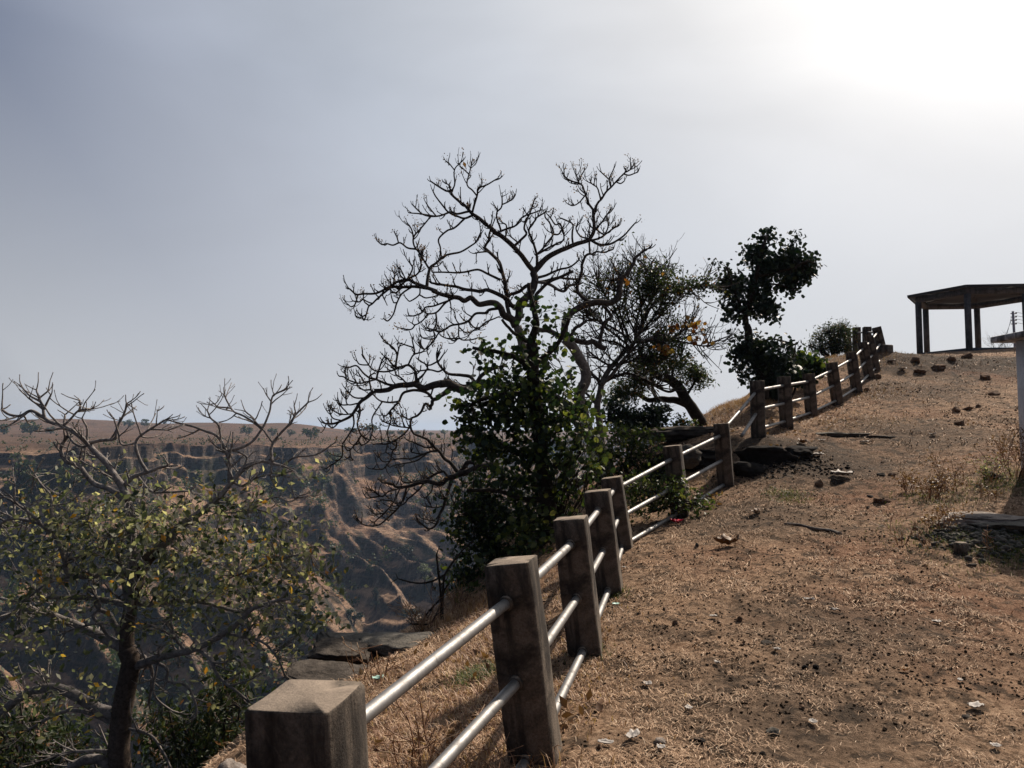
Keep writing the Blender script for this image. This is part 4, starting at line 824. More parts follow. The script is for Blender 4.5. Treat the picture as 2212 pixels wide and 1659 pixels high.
 ('E',42,12,[(1650,890),(1600,800),(1510,740),(1440,640),(1380,590),(1300,510),(1230,470),(1130,430),(1070,350)]),('E',20,7,[(1440,640),(1350,650),(1220,690),(1100,740),(1000,740),(890,750)]),('E',10,5,[(1300,670),(1200,680),(1090,660)]),('E',9,5,[(1300,700),(1150,770),(900,820),(820,850)]),('E',15,6,[(1370,600),(1280,600),(1180,560),(1030,500)]),
 ('E',28,7,[(1560,980),(1510,910),(1450,910),(1300,990),(1200,1020),(1000,1040),(960,970),(920,860)]),('E',42,8,[(1620,970),(1580,1100),(1520,1260),(1500,1350),(1460,1430),(1410,1570),(1310,1630),(1210,1560)]),('E',8,5,[(1530,1240),(1450,1200)]),('E',8,5,[(1500,1330),(1400,1360),(1290,1340)]),('E',8,5,[(1460,1440),(1370,1520),(1210,1490)]),
 ('E',15,8,[(1260,1040),(1180,1140),(1060,1240),(1000,1310),(900,1340)]),('E',15,7,[(1020,1110),(1000,1220),(940,1340),(850,1440),(740,1540),(640,1590),(500,1580),(430,1520)]),('E',11,6,[(960,1110),(870,1280),(750,1430),(670,1500),(630,1540)]),('E',8,5,[(750,1430),(620,1440),(590,1380)]),('E',8,5,[(860,1280),(720,1260)]),
 ('E',11,5,[(1060,1100),(900,1130),(800,1160),(720,1220),(620,1150),(560,1130)]),('E',8,5,[(700,1220),(540,1240),(500,1200)]),('E',8,5,[(1370,1060),(1340,1160),(1270,1240)]),
 ('E',17,6,[(2110,900),(2040,1110),(1970,1280),(1900,1370),(1700,1370),(1600,1250)]),('E',10,5,[(2120,920),(2000,1000),(1900,1020)]),('E',9,5,[(1910,880),(1890,1020),(1760,1060)]),
]
D1 = 12.0
root1 = empty('bare_tree', P(1310, 1050, D1), 'tall leafless tree with pale twisting trunk and many hooked twigs against the sky', 'tree')
w1 = build_wood(T1, D1, 5)
wood_mesh(w1, 'trunk', M['bark_pale'], root1, lambda i, r: i in (0, 1, 66), 14)
wood_mesh(w1, 'limbs', M['bark_grey'], root1, lambda i, r: i not in (0, 1, 66) and r[0] > 0.028, 10)
wood_mesh(w1, 'branches', M['bark_grey'], root1, lambda i, r: r[0] <= 0.028, 6)
tw, tips1 = auto_twigs(w1, 8, 7.5, (0.10, 0.27), 0.008, 0.05, 1.1, 1, skip=(0, 1))
tw.build('twigs', M['twig'], root1)
mb = MB(); r = np.random.default_rng(3); bud = [p+r.normal(0, 0.03, 3) for (p, d) in tips1 if r.random() < 0.16 for _ in range(9)]
leaves(mb, bud, 0.022, 'round', 4, 0.0); mb.build('seed_pods', M['leaf_dry'], root1)
mb = MB(); leaves(mb, [P(*cv('A', 1590, 80), D1), P(*cv('A', 1725, 95), D1)], 0.10, 'oval', 6, 0.1); mb.build('leaves', M['leaf_dry'], root1)

# ---- dark broad-leaved tree in front of it
D2 = 9.6
T2 = [('V',34,22,[(1200,1230),(1192,1148),(1186,1087),(1178,1013),(1168,923),(1160,864),(1150,800),(1146,740)],0.0),('V',16,6,[(1146,740),(1158,700),(1150,650),(1140,610)]),('V',12,5,[(1150,800),(1110,770),(1070,760),(1020,750)]),('V',12,5,[(1160,864),(1110,850),(1050,860),(1010,880)]),
 ('V',13,5,[(1150,790),(1190,760),(1215,720),(1230,690)]),('V',12,5,[(1168,923),(1220,890),(1250,850),(1265,830)]),('V',12,5,[(1178,1000),(1120,980),(1060,950),(1000,915)]),('V',12,5,[(1180,1020),(1230,1000),(1270,960)]),('V',12,5,[(1186,1080),(1130,1080),(1070,1060),(1010,1060)]),('V',10,5,[(1186,1080),(1240,1050),(1270,1040)]),('V',7,4,[(1146,745),(1110,720),(1085,690)])]
root2 = empty('leafy_tree', P(1200, 1230, D2), 'dark green round-leaved tree with slim black trunk hiding the foot of the bare tree', 'tree')
w2 = build_wood(T2, D2, 6, 0.5)
wood_mesh(w2, 'trunk', M['bark_dark'], root2, lambda i, r: i == 0); wood_mesh(w2, 'branches', M['bark_dark'], root2, lambda i, r: i > 0)
st = MB()
B2 = [(1150,690,34,50,0,.7),(1118,660,12,14,0,.5),(1200,700,50,45,0.3,.35),(1080,765,70,38,0,.7),(1035,765,30,24,0,.6),(1160,790,80,50,0,.7),(1095,850,100,60),(1030,870,55,35),(1185,870,85,65),(1110,930,110,60),(1040,925,42,30),(1005,905,22,20,0,.5),(1190,960,60,70,0,.8),(1160,1020,95,55),(1250,930,40,75,0.2,.35),(1060,980,45,35,0,.8),(1235,1050,50,50,0,.6),(1000,950,20,22,0,.4)]
pt, _ = crown(B2, D2, 520, 7, 0.105, 11, w2, stems=st)
st.build('twigs', M['bark_dark'], root2); mb = MB(); leaves(mb, pt, 0.078, 'round', 12, 0.4); mb.build('crown', M['leaf_dark'], root2)
# ---- dense bush below it, on the brink
D3 = 10.2; root3 = empty('bush', P(1120, 1290, D3), 'dense dark green bush on the brink below the round-leaved tree', 'bush')
T3 = [('V',10,5,[(1130,1330),(1110,1240),(1060,1170),(1010,1110)]),('V',10,5,[(1130,1330),(1140,1220),(1130,1140),(1110,1080)]),('V',8,4,[(1120,1280),(1060,1250),(1000,1250)]),('V',8,4,[(1130,1290),(1190,1200),(1210,1140)])]
w3 = build_wood(T3, D3, 7, 0.4); wood_mesh(w3, 'stems', M['bark_dark'], root3, lambda i, r: True); st = MB()
B3 = [(1030,1070,60,55),(1100,1080,90,70),(1060,1140,85,60),(1010,1120,38,50),(1120,1170,110,75),(1040,1210,70,60),(1000,1260,42,42),(1080,1260,70,50),(1160,1240,70,60),(1190,1120,60,70)]
pt, _ = crown(B3, D3, 620, 9, 0.09, 13, w3, stems=st); st.build('twigs', M['bark_dark'], root3); mb = MB(); leaves(mb, pt, 0.085, 'oval', 14, 0.3); mb.build('leaves', M['leaf_dark'], root3)
# brighter creeper sprays among it
root3b = empty('creeper', P(1180, 1170, 9.2), 'yellow-green sunlit leafy creeper in front of the dark bush behind the third post', 'creeper')
B3b = [(1262,900,34,70,0,.5),(1285,985,36,50,0,.6),(1240,1000,40,50,0,.5),(1175,1110,60,40),(1130,1170,55,45),(1060,1240,50,30),(1190,1200,40,40),(1000,1285,30,22)]
st = MB(); pt, cs = crown(B3b, 9.2, 120, 6, 0.09, 15, w3, stems=st); st.build('stems', M['bark_dark'], root3b); mb = MB(); leaves(mb, pt, 0.075, 'round', 16, 0.3); mb.build('leaves', M['leaf_bright'], root3b)

# ---- many-stemmed leafy tree right of the bare one
D4 = 12.9
T4 = [('D',84,66,[(1560,2640),(1500,2400),(1450,2100),(1430,1900),(1390,1650),(1420,1450),(1430,1400)],0.0),('D',38,26,[(1430,1400),(1400,1330),(1300,1230),(1270,1180)]),('D',62,22,[(1440,1380),(1510,1230),(1620,1080),(1730,960),(1830,870),(1900,760),(1960,600),(2000,450),(2080,300)]),
 ('D',44,16,[(1450,1400),(1560,1280),(1700,1090),(1830,950),(1960,840),(2100,790)]),('D',36,14,[(1520,1350),(1620,1280),(1780,1250),(2000,1330),(2212,1430)]),('D',30,20,[(1400,1650),(1300,1550),(1230,1470)]),('D',24,12,[(1830,870),(1740,770),(1600,680),(1450,600),(1300,550)]),('D',22,10,[(1750,930),(1640,860),(1500,830),(1380,800)]),
 ('D',26,12,[(1900,760),(2050,600),(2150,450),(2212,350)]),('D',22,12,[(1620,1080),(1560,1150),(1430,1080),(1380,1040),(1280,970)]),('D',20,10,[(1700,1120),(1850,1080),(1960,1040)]),
 ('I',20,6,[(560,690),(640,560),(720,480),(830,440),(950,420),(1060,400),(1180,410)]),('I',16,6,[(480,830),(520,650),(600,480),(620,350),(640,200)]),('I',16,6,[(470,850),(380,650),(330,500),(320,350)]),('I',14,6,[(450,900),(300,780),(200,700),(120,640)]),('I',14,6,[(560,700),(540,500),(520,350),(530,260)]),('I',18,7,[(480,870),(600,860),(760,850),(900,770),(960,730)]),('I',12,5,[(760,850),(860,860),(960,880),(1080,900),(1120,870)]),
 ('I',14,6,[(430,900),(330,600),(230,450),(180,330)]),('I',14,6,[(620,560),(700,400),(740,300)]),('I',12,5,[(500,800),(420,600),(430,420),(400,300)])]
root4 = empty('leafy_tree', P(1320, 1050, D4), 'pale many-stemmed tree with fine sparse leaves, tangled right of the bare tree', 'tree')
w4 = build_wood(T4, D4, 8, 0.4)
wood_mesh(w4, 'trunk', M['bark_pale'], root4, lambda i, r: i in (0, 2, 3), 12); wood_mesh(w4, 'branches', M['bark_grey'], root4, lambda i, r: i not in (0, 2, 3))
tw, tips4 = auto_twigs(w4, 18, 19, (0.25, 0.7), 0.0038, 0.06, 0.55, 2, knob=False, skip=(0,)); st = tw
icv = lambda x, y, rx, ry, do=0, w=1: (*cv('I', x, y), cw('I', rx), cw('I', ry), do, w)
B4 = [icv(620,330,130,110,0,.5),icv(720,340,120,100,0,.5),icv(830,420,110,60,0,.6),icv(980,400,90,38,0,.9),icv(1090,380,60,32,0,.9),icv(1160,430,30,30),icv(660,500,170,130,0,.3),icv(560,420,110,130,0,.25),icv(400,420,120,90,0,.15),icv(250,350,120,80,0,.15),icv(760,650,70,60,0,.4),icv(700,850,120,90,0,.8),icv(850,950,90,60,0,.6),icv(300,600,200,160,0,.15),icv(760,1000,130,90,0,.7),icv(600,1000,110,110,0,.8),icv(100,480,110,90,0,.4)]
pt, _ = crown(B4, D4, 700, 6, 0.11, 19, w4, stems=st); st.build('twigs', M['bark_grey'], root4)
mb = MB(); leaves(mb, pt, 0.062, 'oval', 20, 0.6); r = np.random.default_rng(5); leaves(mb, [t[0] for t in tips4 if r.random() < 0.35], 0.06, 'oval', 21, 0.6); mb.build('crown', M['leaf_mid'], root4)
BO = [icv(960,700,50,25),icv(1000,740,55,22),icv(960,775,30,20),icv(830,735,35,25),icv(690,920,30,22),icv(750,940,25,25),icv(1110,870,18,12),icv(590,160,22,12),icv(640,200,28,16),icv(990,840,45,25),icv(410,370,40,50,0,.3)]
pt, _ = crown(BO, D4-0.4, 24, 4, 0.035, 22, w4); mb = MB(); leaves(mb, pt, 0.085, 'round', 23, 0.6); mb.build('autumn_leaves', M['leaf_orange'], root4)

# ---- dark leaning tree rooted at the ledge
D5 = 15.0
T5 = [('I',96,64,[(1125,1640),(1060,1560),(1000,1450),(930,1350),(870,1240),(800,1180),(730,1160)],0.0),('I',62,22,[(930,1400),(820,1350),(720,1340),(620,1350),(520,1300),(400,1290)]),('I',30,10,[(680,1335),(640,1250),(620,1100),(560,1000)]),('I',18,9,[(950,1320),(980,1220),(1010,1150),(1010,1080)]),('I',50,14,[(730,1160),(650,1130),(560,1000),(520,900)]),('I',18,8,[(870,1250),(790,1280),(700,1250),(560,1180)]),('I',16,8,[(800,1180),(820,1080),(900,1000),(960,960)])]
root5 = empty('leaning_tree', P(1530, 928, D5), 'dark tree leaning left from the grassy brink, trunk bare and curved', 'tree')
w5 = build_wood(T5, D5, 9, 0.35); wood_mesh(w5, 'trunk', M['bark_dark'], root5, lambda i, r: i == 0, 12); wood_mesh(w5, 'branches', M['bark_dark'], root5, lambda i, r: i > 0); st = MB()
B5 = [icv(990,1130,90,70,0,1.3),icv(900,1060,70,70,0,.7),icv(1040,1180,55,40),icv(930,1010,80,45,0,.4),icv(700,1060,130,90,0,.7),icv(560,1080,120,100,0,.6),icv(450,1250,150,90,0,.9),icv(560,1230,90,60,0,.7),icv(360,1330,120,60,0,.8),icv(850,1180,60,60,0,.4),icv(980,1260,80,20,0,.25)]
pt, _ = crown(B5, D5, 560, 7, 0.09, 24, w5, stems=st); st.build('twigs', M['bark_dark'], root5); mb = MB(); leaves(mb, pt, 0.085, 'slim', 25, 0.5); mb.build('crown', M['leaf_mid'], root5)
for (lab, bl, D, n, m, nm, sz) in [('dark shrub growing beneath the curved branch of the leaning tree', [icv(640,1500,110,90),icv(560,1560,120,90),icv(700,1440,90,40),icv(480,1480,110,80),icv(400,1560,120,110),icv(330,1440,90,90)], 14.2, 430, 'leaf_deep', 'bush', 0.09),
        ('small sparse shrub between the two lowest trees and the leaning trunk', [icv(910,1560,80,50),icv(870,1530,55,40),icv(960,1600,60,40)], 14.4, 75, 'leaf_mid', 'bush', 0.075),
        ('bright yellow-green shrub behind the fifth and sixth near posts', [(1350,960,50,40),(1400,985,55,50),(1340,1010,60,50),(1375,940,60,25),(1300,990,30,40)], 11.2, 300, 'leaf_bright', 'bush', 0.075),
        ('green weedy shrub wrapped round the foot of the sixth post', [(1410,1060,55,35),(1385,1085,40,35),(1445,1065,35,35),(1500,1085,38,22),(1520,1095,22,12),(1370,1050,30,25)], 9.0, 230, 'leaf_bright', 'bush', 0.055)]:
    c0 = bl[0]; rt = empty(nm, P(c0[0], c0[1]+c0[3], D), lab, 'bush'); sd = []
    for b_ in bl: sd.append(('V', 3, 1.5, [(c0[0], c0[1]+c0[3]*1.3), ((c0[0]+b_[0])/2+8, (c0[1]+b_[1])/2+10), (b_[0], b_[1])]))
    ww = build_wood(sd, D, 10, 0.2); wood_mesh(ww, 'stems', M['bark_dark'], rt, lambda i, r: True); st = MB(); pt, _ = crown(bl, D, n, 6, 0.07, 26+n, ww, stems=st, twig_r=0.0025); st.build('twigs', M['bark_dark'], rt)
    mb = MB(); leaves(mb, pt, sz, 'oval', 27+n, 0.3); mb.build('leaves', M[m], rt)

# ---- solitary dark tree beyond the gap
D6 = 14.5
jv = lambda x, y, rx, ry, do=0, w=1: (*cv('J', x, y), cw('J', rx), cw('J', ry), do, w)
kv = lambda x, y, rx, ry, do=0, w=1: (*cv('K', x, y), cw('K', rx), cw('K', ry), do, w)
T6 = [('J',110,70,[(1000,2200),(960,1950),(900,1750),(860,1659),(810,1480),(780,1380)],0.0),('J',60,24,[(780,1390),(780,1250),(850,1050),(900,850),(960,620),(1000,400)]),('J',40,12,[(860,1000),(1000,850),(1150,750),(1300,560)]),('J',26,10,[(900,850),(1100,800),(1300,750),(1450,680)]),('J',26,10,[(780,1280),(650,1000),(600,850),(570,740)]),('J',20,8,[(800,1200),(950,1180),(1050,1200)]),('J',16,7,[(960,900),(1150,940),(1300,990)]),('J',20,8,[(860,1650),(950,1580),(1100,1540),(1330,1600)]),('J',16,7,[(860,1650),(760,1600),(680,1640)])]
root6 = empty('lone_tree', P(1655, 880, D6), 'lone dark tree with lobed crown standing beyond the broken pipes', 'tree')
w6 = build_wood(T6, D6, 12, 0.3); wood_mesh(w6, 'trunk', M['bark_dark'], root6, lambda i, r: i <= 1, 12); wood_mesh(w6, 'branches', M['bark_dark'], root6, lambda i, r: i > 1); st = MB()
B6 = [jv(990,420,70,70,0,.8),jv(940,380,40,30,0,.7),jv(900,620,120,90),jv(860,560,60,40),jv(1310,430,75,50,0,.9),jv(1290,530,90,70),jv(1230,680,210,110),jv(1460,680,100,80,0,.9),jv(1420,800,120,90),jv(1050,760,200,110),jv(1250,880,130,80),jv(680,880,150,75),jv(560,930,70,80),jv(640,1000,110,70,0,.8),jv(900,960,180,90),jv(1280,1000,90,40,0,.6),jv(620,1150,90,60,0,.6),jv(700,1240,150,110,0,.85),jv(900,1180,130,110,0,.9),jv(1040,1260,75,100,0,.9),jv(930,1080,130,80,0,.8),jv(560,760,50,40,0,.7),jv(480,720,25,22,0,.5),jv(1160,510,35,22,0,.4),jv(1190,1180,25,25,0,.4),
      kv(760,320,70,50),kv(690,400,90,60),kv(820,380,100,60),kv(940,330,90,40,0,.6),kv(1040,330,40,14,0,.5),kv(680,500,70,60),kv(860,470,110,80),kv(980,450,90,60),kv(710,610,35,30,0,.5),kv(640,270,30,22,0,.4),kv(780,235,22,14,0,.5),kv(880,580,110,60)]
pt, _ = crown(B6, D6, 1000, 6, 0.085, 31, w6, stems=st); st.build('twigs', M['bark_dark'], root6); mb = MB(); leaves(mb, pt, 0.085, 'round', 32, 0.35); mb.build('crown', M['leaf_deep'], root6)
for (lab, bl, D, n, m, sz, kd) in [('dark leafy bush behind the first pipes of the far railing', [kv(1000,560,110,60),kv(920,640,90,60),kv(1080,560,60,60),kv(880,700,70,50)], 15.3, 260, 'leaf_deep', 0.10, 'round'),
        ('green broad-leaved bush right of the lone tree behind the far railing', [kv(1120,480,90,60),kv(1200,480,80,45),kv(1150,540,70,40),kv(1060,440,50,40,0,.6)], 17.0, 230, 'leaf_dark', 0.12, 'round'),
        ('grey twiggy round bush on the skyline left of the topmost posts', [kv(1360,260,130,100),kv(1290,320,110,90),kv(1410,210,80,50,0,.6),kv(1230,360,90,60,0,.6),kv(1400,330,110,80)], 21.5, 700, 'leaf_mid', 0.075, 'slim')]:
    c0 = bl[0]; rt = empty('bush', P(c0[0], c0[1]+c0[3], D), lab, 'bush'); sd = []; rr_ = np.random.default_rng(n)
    base = (c0[0], max(b_[1]+b_[3] for b_ in bl)+6)
    for b_ in bl*3: sd.append(('V', 4, 1.5, [base, ((base[0]+b_[0])/2+rr_.normal(0, 8), (base[1]+b_[1])/2), (b_[0]+rr_.normal(0, b_[2]*.4), b_[1]-rr_.random()*b_[3]*.6)]))
    ww = build_wood(sd, D, 10, 0.3); wood_mesh(ww, 'stems', M['twig'], rt, lambda i, r: True); st = MB(); pt, _ = crown(bl, D, n, 6, 0.09, 26+n, ww, stems=st, twig_r=0.004); st.build('twigs', M['twig'], rt)
    mb = MB(); leaves(mb, pt, sz, kd, 27+n, 0.2); mb.build('leaves', M[m], rt)

# ---- big foreground tree at the left
D0 = 8.0
T0 = [('H',118,96,[(735,1900),(760,1659),(775,1400),(805,1150),(820,1000),(790,900)],0.0),
 ('H',78,60,[(800,920),(810,700),(850,560),(910,390),(1000,270)],0.0),('G',58,14,[(1000,1250),(1150,1100),(1300,990),(1380,920),(1440,860),(1500,790),(1560,730),(1650,700),(1720,710),(1790,730)],0.3),
 ('G',26,8,[(1440,840),(1450,720),(1430,640),(1400,580),(1350,530),(1240,490),(1110,460)]),('G',12,5,[(1400,580),(1380,480),(1330,430),(1310,385)]),('G',10,5,[(1540,720),(1560,680),(1520,650),(1450,630)]),('G',17,6,[(1440,640),(1560,600),(1640,520),(1700,400),(1720,310),(1740,280),(1810,245)]),('G',13,5,[(1640,500),(1560,430),(1480,390),(1440,330),(1415,280)]),('G',8,5,[(1460,360),(1380,360),(1355,340)]),('G',11,5,[(1640,490),(1590,420),(1550,390)]),
 ('G',19,6,[(1720,710),(1725,590),(1820,480),(1870,410),(1950,330)]),('G',11,5,[(1725,590),(1660,500),(1590,430)]),('G',7,4,[(1870,420),(1860,350)]),('G',10,5,[(1790,730),(1860,680),(2000,660),(2110,590)]),('G',9,5,[(1720,720),(1716,800),(1850,760)]),
 ('G',50,44,[(810,1700),(840,1400),(840,1250),(830,1100),(800,950)],-0.3),('G',42,9,[(800,950),(770,870),(720,780),(660,700),(600,640),(560,590),(500,540),(420,490),(330,460),(270,420),(200,380),(130,410),(60,400),(15,370)]),
 ('G',34,14,[(790,960),(700,880),(600,840),(540,780),(500,730),(420,700),(390,640),(400,590),(430,540)]),('G',20,6,[(560,590),(640,570),(720,560),(740,500),(790,390),(800,340)]),('G',16,5,[(280,440),(270,350),(250,320),(190,290),(145,240)]),('G',10,5,[(280,370),(320,285)]),('G',8,5,[(250,320),(230,250)]),('G',8,5,[(260,300),(305,260)]),('G',12,5,[(410,480),(480,400),(510,380),(590,370)]),('G',8,5,[(515,385),(505,320)]),
 ('G',12,6,[(550,610),(520,610),(460,580),(410,480),(410,410)]),('G',24,12,[(770,860),(850,800),(930,770),(1050,730)]),('G',17,6,[(930,770),(880,680),(860,600),(880,550),(950,500),(1050,435)]),('G',8,5,[(950,500),(1060,505)]),('G',10,5,[(860,590),(770,600),(750,530),(720,430)]),('G',9,5,[(560,560),(550,500),(520,430)]),('G',14,7,[(870,800),(950,890),(1030,900),(1200,890)]),
 ('G',36,10,[(900,1445),(720,1410),(530,1430),(430,1400),(410,1330),(370,1210),(300,1140),(260,1100),(160,1070),(80,1060),(0,1090)]),('G',17,7,[(310,1150),(200,1040),(90,960),(30,930),(0,940)]),('G',20,8,[(420,1330),(520,1300),(620,1280),(680,1210),(750,1180)]),('G',12,5,[(280,1100),(320,1090),(320,1000),(320,920),(250,840),(215,780)]),('G',8,5,[(330,990),(440,960),(540,870)]),('G',10,5,[(90,1050),(85,950),(95,850)]),
 ('G',13,8,[(470,1440),(330,1460),(210,1540),(140,1600),(120,1680)]),('G',10,6,[(560,1040),(570,1120),(660,1210)]),('G',13,5,[(1350,970),(1450,970),(1600,1000),(1700,1030),(1780,1080),(1850,1100)]),('G',9,5,[(1280,1010),(1400,1030),(1560,1020)]),('G',9,5,[(1560,980),(1740,930),(1830,960),(1890,920)]),('G',11,6,[(1480,850),(1540,860),(1620,810),(1720,780)]),('G',12,5,[(1500,1420),(1600,1380),(1740,1330),(1850,1300),(1960,1290),(2000,1230)]),
 ('H',52,16,[(880,1040),(950,980),(1050,940),(1200,910),(1350,850),(1450,790),(1600,650),(1750,600)]),('H',20,8,[(1250,920),(1330,970),(1380,1080),(1500,1180),(1580,1240)]),('H',38,13,[(840,630),(1000,620),(1150,600),(1250,610),(1400,640),(1540,680)]),('H',20,8,[(900,770),(1060,740),(1090,880),(1130,930)]),('H',17,6,[(940,930),(1050,1030),(1060,1110),(1180,1140),(1240,1260),(1240,1330)]),('H',9,5,[(1000,1000),(970,1180),(1060,1280),(1130,1310)]),
 ('H',62,42,[(740,1340),(560,1240),(440,1180),(280,1160),(120,1220),(0,1320),(-100,1380)]),('H',28,12,[(740,1390),(530,1300),(400,1300),(250,1380),(180,1410)]),('H',56,26,[(760,890),(650,830),(400,720),(250,670),(130,650),(0,730)]),('H',36,14,[(820,640),(620,590),(400,580),(100,600),(0,590)]),('H',20,10,[(760,880),(690,830),(640,760),(590,700),(630,640),(600,560)]),('H',13,7,[(740,780),(640,745),(500,770),(410,800)]),('H',50,46,[(740,1700),(690,1640),(620,1600),(520,1620),(430,1650)]),('H',12,7,[(830,1400),(950,1450),(1030,1560),(1080,1659)]),
 ('H',28,12,[(820,1000),(900,950),(960,1060),(940,1250)]),('H',34,14,[(770,900),(760,820),(700,700),(620,640),(600,500)]),('H',30,12,[(800,700),(780,500),(760,350),(700,200)]),('H',22,10,[(700,1540),(600,1550),(450,1560),(300,1590)]),('H',16,8,[(1180,920),(1100,820),(1080,700)]),('H',14,7,[(1430,800),(1650,860),(1750,960),(1800,1080)])]
root0 = empty('foreground_tree', P(400, 1720, D0), 'large half-bare tree with pale crooked limbs and olive leaves at left', 'tree')
w0 = build_wood(T0, D0, 14, 0.35, 1.6)
wood_mesh(w0, 'trunk', M['bark_trunk'], root0, lambda i, r: i in (0, 1), 14); wood_mesh(w0, 'limbs', M['bark_left'], root0, lambda i, r: i > 1 and r[0] > 0.03, 10); wood_mesh(w0, 'branches', M['bark_left'], root0, lambda i, r: i > 1 and r[0] <= 0.03, 6)
tw, tips0 = auto_twigs(w0, 28, 6.5, (0.10, 0.34), 0.0042, 0.05, 0.4, 1, skip=(0,)); 
B0 = [(285,1150,45,60,-.7,1.2),(290,1240,45,45,-.7),(300,1080,40,40,-.6,.8),(255,1340,60,40,-.5,.6),(90,1110,95,60),(60,1180,80,55),(210,1120,110,60),(300,1090,110,60),(170,1190,120,60),(330,1170,120,60),(430,1140,90,60),(480,1075,70,35,0,.7),(560,1060,60,30,0,.5),(250,1250,130,55,0,.6),(120,1260,110,40,0,.7),(430,1230,120,60),(540,1190,90,50,0,.8),(600,1260,110,60),(680,1280,55,60,0,.9),(650,1220,60,30,0,.6),(500,1320,130,70),(620,1340,80,45,0,.8),(380,1340,80,40,0,.6),(80,1330,90,35,0,.7),(40,1420,80,60,0,.8),(140,1500,90,50,0,.5),(620,1180,80,50,0,.6),(690,1340,50,50,0,.7),(150,1400,60,30,0,.3),(560,1420,90,50,0,.6),(480,1460,70,50,0,.5),(680,1010,40,22,0,.4),(600,1000,40,20,0,.35),(180,1010,90,30,0,.25),(640,1150,60,30,0,.3),(30,1560,80,50,0,.6)]
pt, _ = crown(B0, D0, 820, 6, 0.12, 29, w0, depth=1.2, stems=tw, twig_r=0.0022)
tw.build('twigs', M['bark_left'], root0); mb = MB(); leaves(mb, pt, 0.080, 'oval', 30, 0.25); mb.build('crown', M['leaf_olive'], root0)
for (lab, bl, D, n, m, sz) in [('dark thin-leaved shrub at the bottom left corner', [(60,1600,110,70),(130,1640,90,50),(20,1540,60,40,0,.6)], 8.6, 300, 'leaf_mid', 0.10),
        ('thin-leaved shrub below the left tree, left of the nearest post', [(480,1560,70,90),(400,1600,80,60),(500,1480,45,50,0,.7),(340,1570,60,60,0,.6),(450,1650,80,40)], 8.8, 420, 'leaf_mid', 0.10)]:
    c0 = bl[0]; rt = empty('bush', P(c0[0], 1760, D), lab, 'bush'); sd = []; rr_ = np.random.default_rng(n)
    for b_ in bl*3: sd.append(('V', 6, 2, [(c0[0], 1790), ((c0[0]+b_[0])/2+rr_.normal(0, 20), (1790+b_[1])/2), (b_[0]+rr_.normal(0, b_[2]*.4), b_[1]-rr_.random()*b_[3]*.6)]))
    ww = build_wood(sd, D, 10, 0.3); wood_mesh(ww, 'stems', M['bark_grey'], rt, lambda i, r: True); st = MB(); pt, _ = crown(bl, D, n, 6, 0.09, 26+n, ww, stems=st, twig_r=0.0025, depth=1.0); st.build('twigs', M['bark_grey'], rt)
    mb = MB(); leaves(mb, pt, sz, 'slim', 27+n, 0.5); mb.build('leaves', M[m], rt)
# dead thorny sapling by the brink
TS = [('S',12,7,[(1370,720),(1365,560),(1350,430),(1335,315)],0),('S',16,5,[(1375,740),(1380,500),(1400,420),(1480,310),(1540,240)]),('S',9,4,[(1390,430),(1300,480),(1200,490),(1090,460)]),('S',8,4,[(1370,580),(1280,680),(1240,760)]),('S',8,4,[(1370,620),(1300,740),(1180,750)])]
rts = empty('dead_sapling', P(*cv('S', 1370, 740), 8.3), 'black leafless sapling with drooping twigs on the brink left of the second post', 'sapling')
ws = build_wood(TS, 8.3, 4, 0.3); wood_mesh(ws, 'stems', M['bark_dark'], rts, lambda i, r: True); tw, _ = auto_twigs(ws, 44, 4, (0.08, 0.2), 0.0022, 0.03, 0.5, 1, knob=False); tw.build('twigs', M['bark_dark'], rts)
# ---------------------------------------------------------------- grass, clods, weeds
def mat_blades():
    m, n, b = new_mat('straw', 0.8, 0.15); g = N(n, 'ShaderNodeNewGeometry')
    r = cramp(n, g.outputs['Random Per Island'], [(0, (0.12, 0.070, 0.042)), (0.35, (0.34, 0.22, 0.138)), (0.85, (0.56, 0.39, 0.26)), (1, (0.72, 0.56, 0.40))])
    d = noise(n, 1.7, 6, 0.7, g.outputs['Position'], 0.4); c = mixc(n, maprange(n, d.outputs['Fac'], 0.50, 0.62, 0, 0.5), r.outputs[0], (0.45, 0.42, 0.38), 'MULTIPLY')
    n.links.new(c, b.inputs['Base Color']); return m
M['straw'] = mat_blades()
M['straw_red'] = mat_leaf('reddish_dry_grass', [(0, (0.14, 0.065, 0.038)), (0.5, (0.32, 0.18, 0.105)), (1, (0.54, 0.38, 0.235))], 0.15)
M['green_grass'] = mat_leaf('green_grass', [(0, (0.03, 0.05, 0.012)), (0.6, (0.07, 0.10, 0.02)), (1, (0.16, 0.17, 0.04))], 0.3)
def blades(name, xy, h, w, lean, mat, seed, label=None, cat=None, kind='stuff', parent=None, zoff=0.0):
    r = np.random.default_rng(seed); x, y = xy[:, 0], xy[:, 1]; z = ground(x, y)+zoff; n = len(x)
    a = r.uniform(0, 2*np.pi, n); hh = h*r.uniform(0.5, 1.4, n); ln = lean*r.uniform(0.3, 1.2, n)
    d = np.c_[np.cos(a), np.sin(a)]; s = np.c_[-d[:, 1], d[:, 0]]; ww = w*r.uniform(0.7, 1.4, n)
    b = np.c_[x, y, z-0.004]; m_ = b+np.c_[d*(ln*hh*0.4)[:, None], hh*0.6]; t = b+np.c_[d*(ln*hh)[:, None], hh*np.clip(1-ln*0.25, 0.15, 1)]
    S = np.c_[s*ww[:, None]/2, np.zeros(n)]
    V = np.stack([b-S, b+S, m_+S*0.7, m_-S*0.7, t], 1).reshape(-1, 3); k = np.arange(n)[:, None]*5
    Fc = np.concatenate([k+np.array([0, 1, 2, 3]), k+np.array([3, 2, 4, 4])])
    mb = MB(); mb.add(V, Fc); o = mb.build(name, mat, parent)
    return tag(o, label, cat, kind=kind)
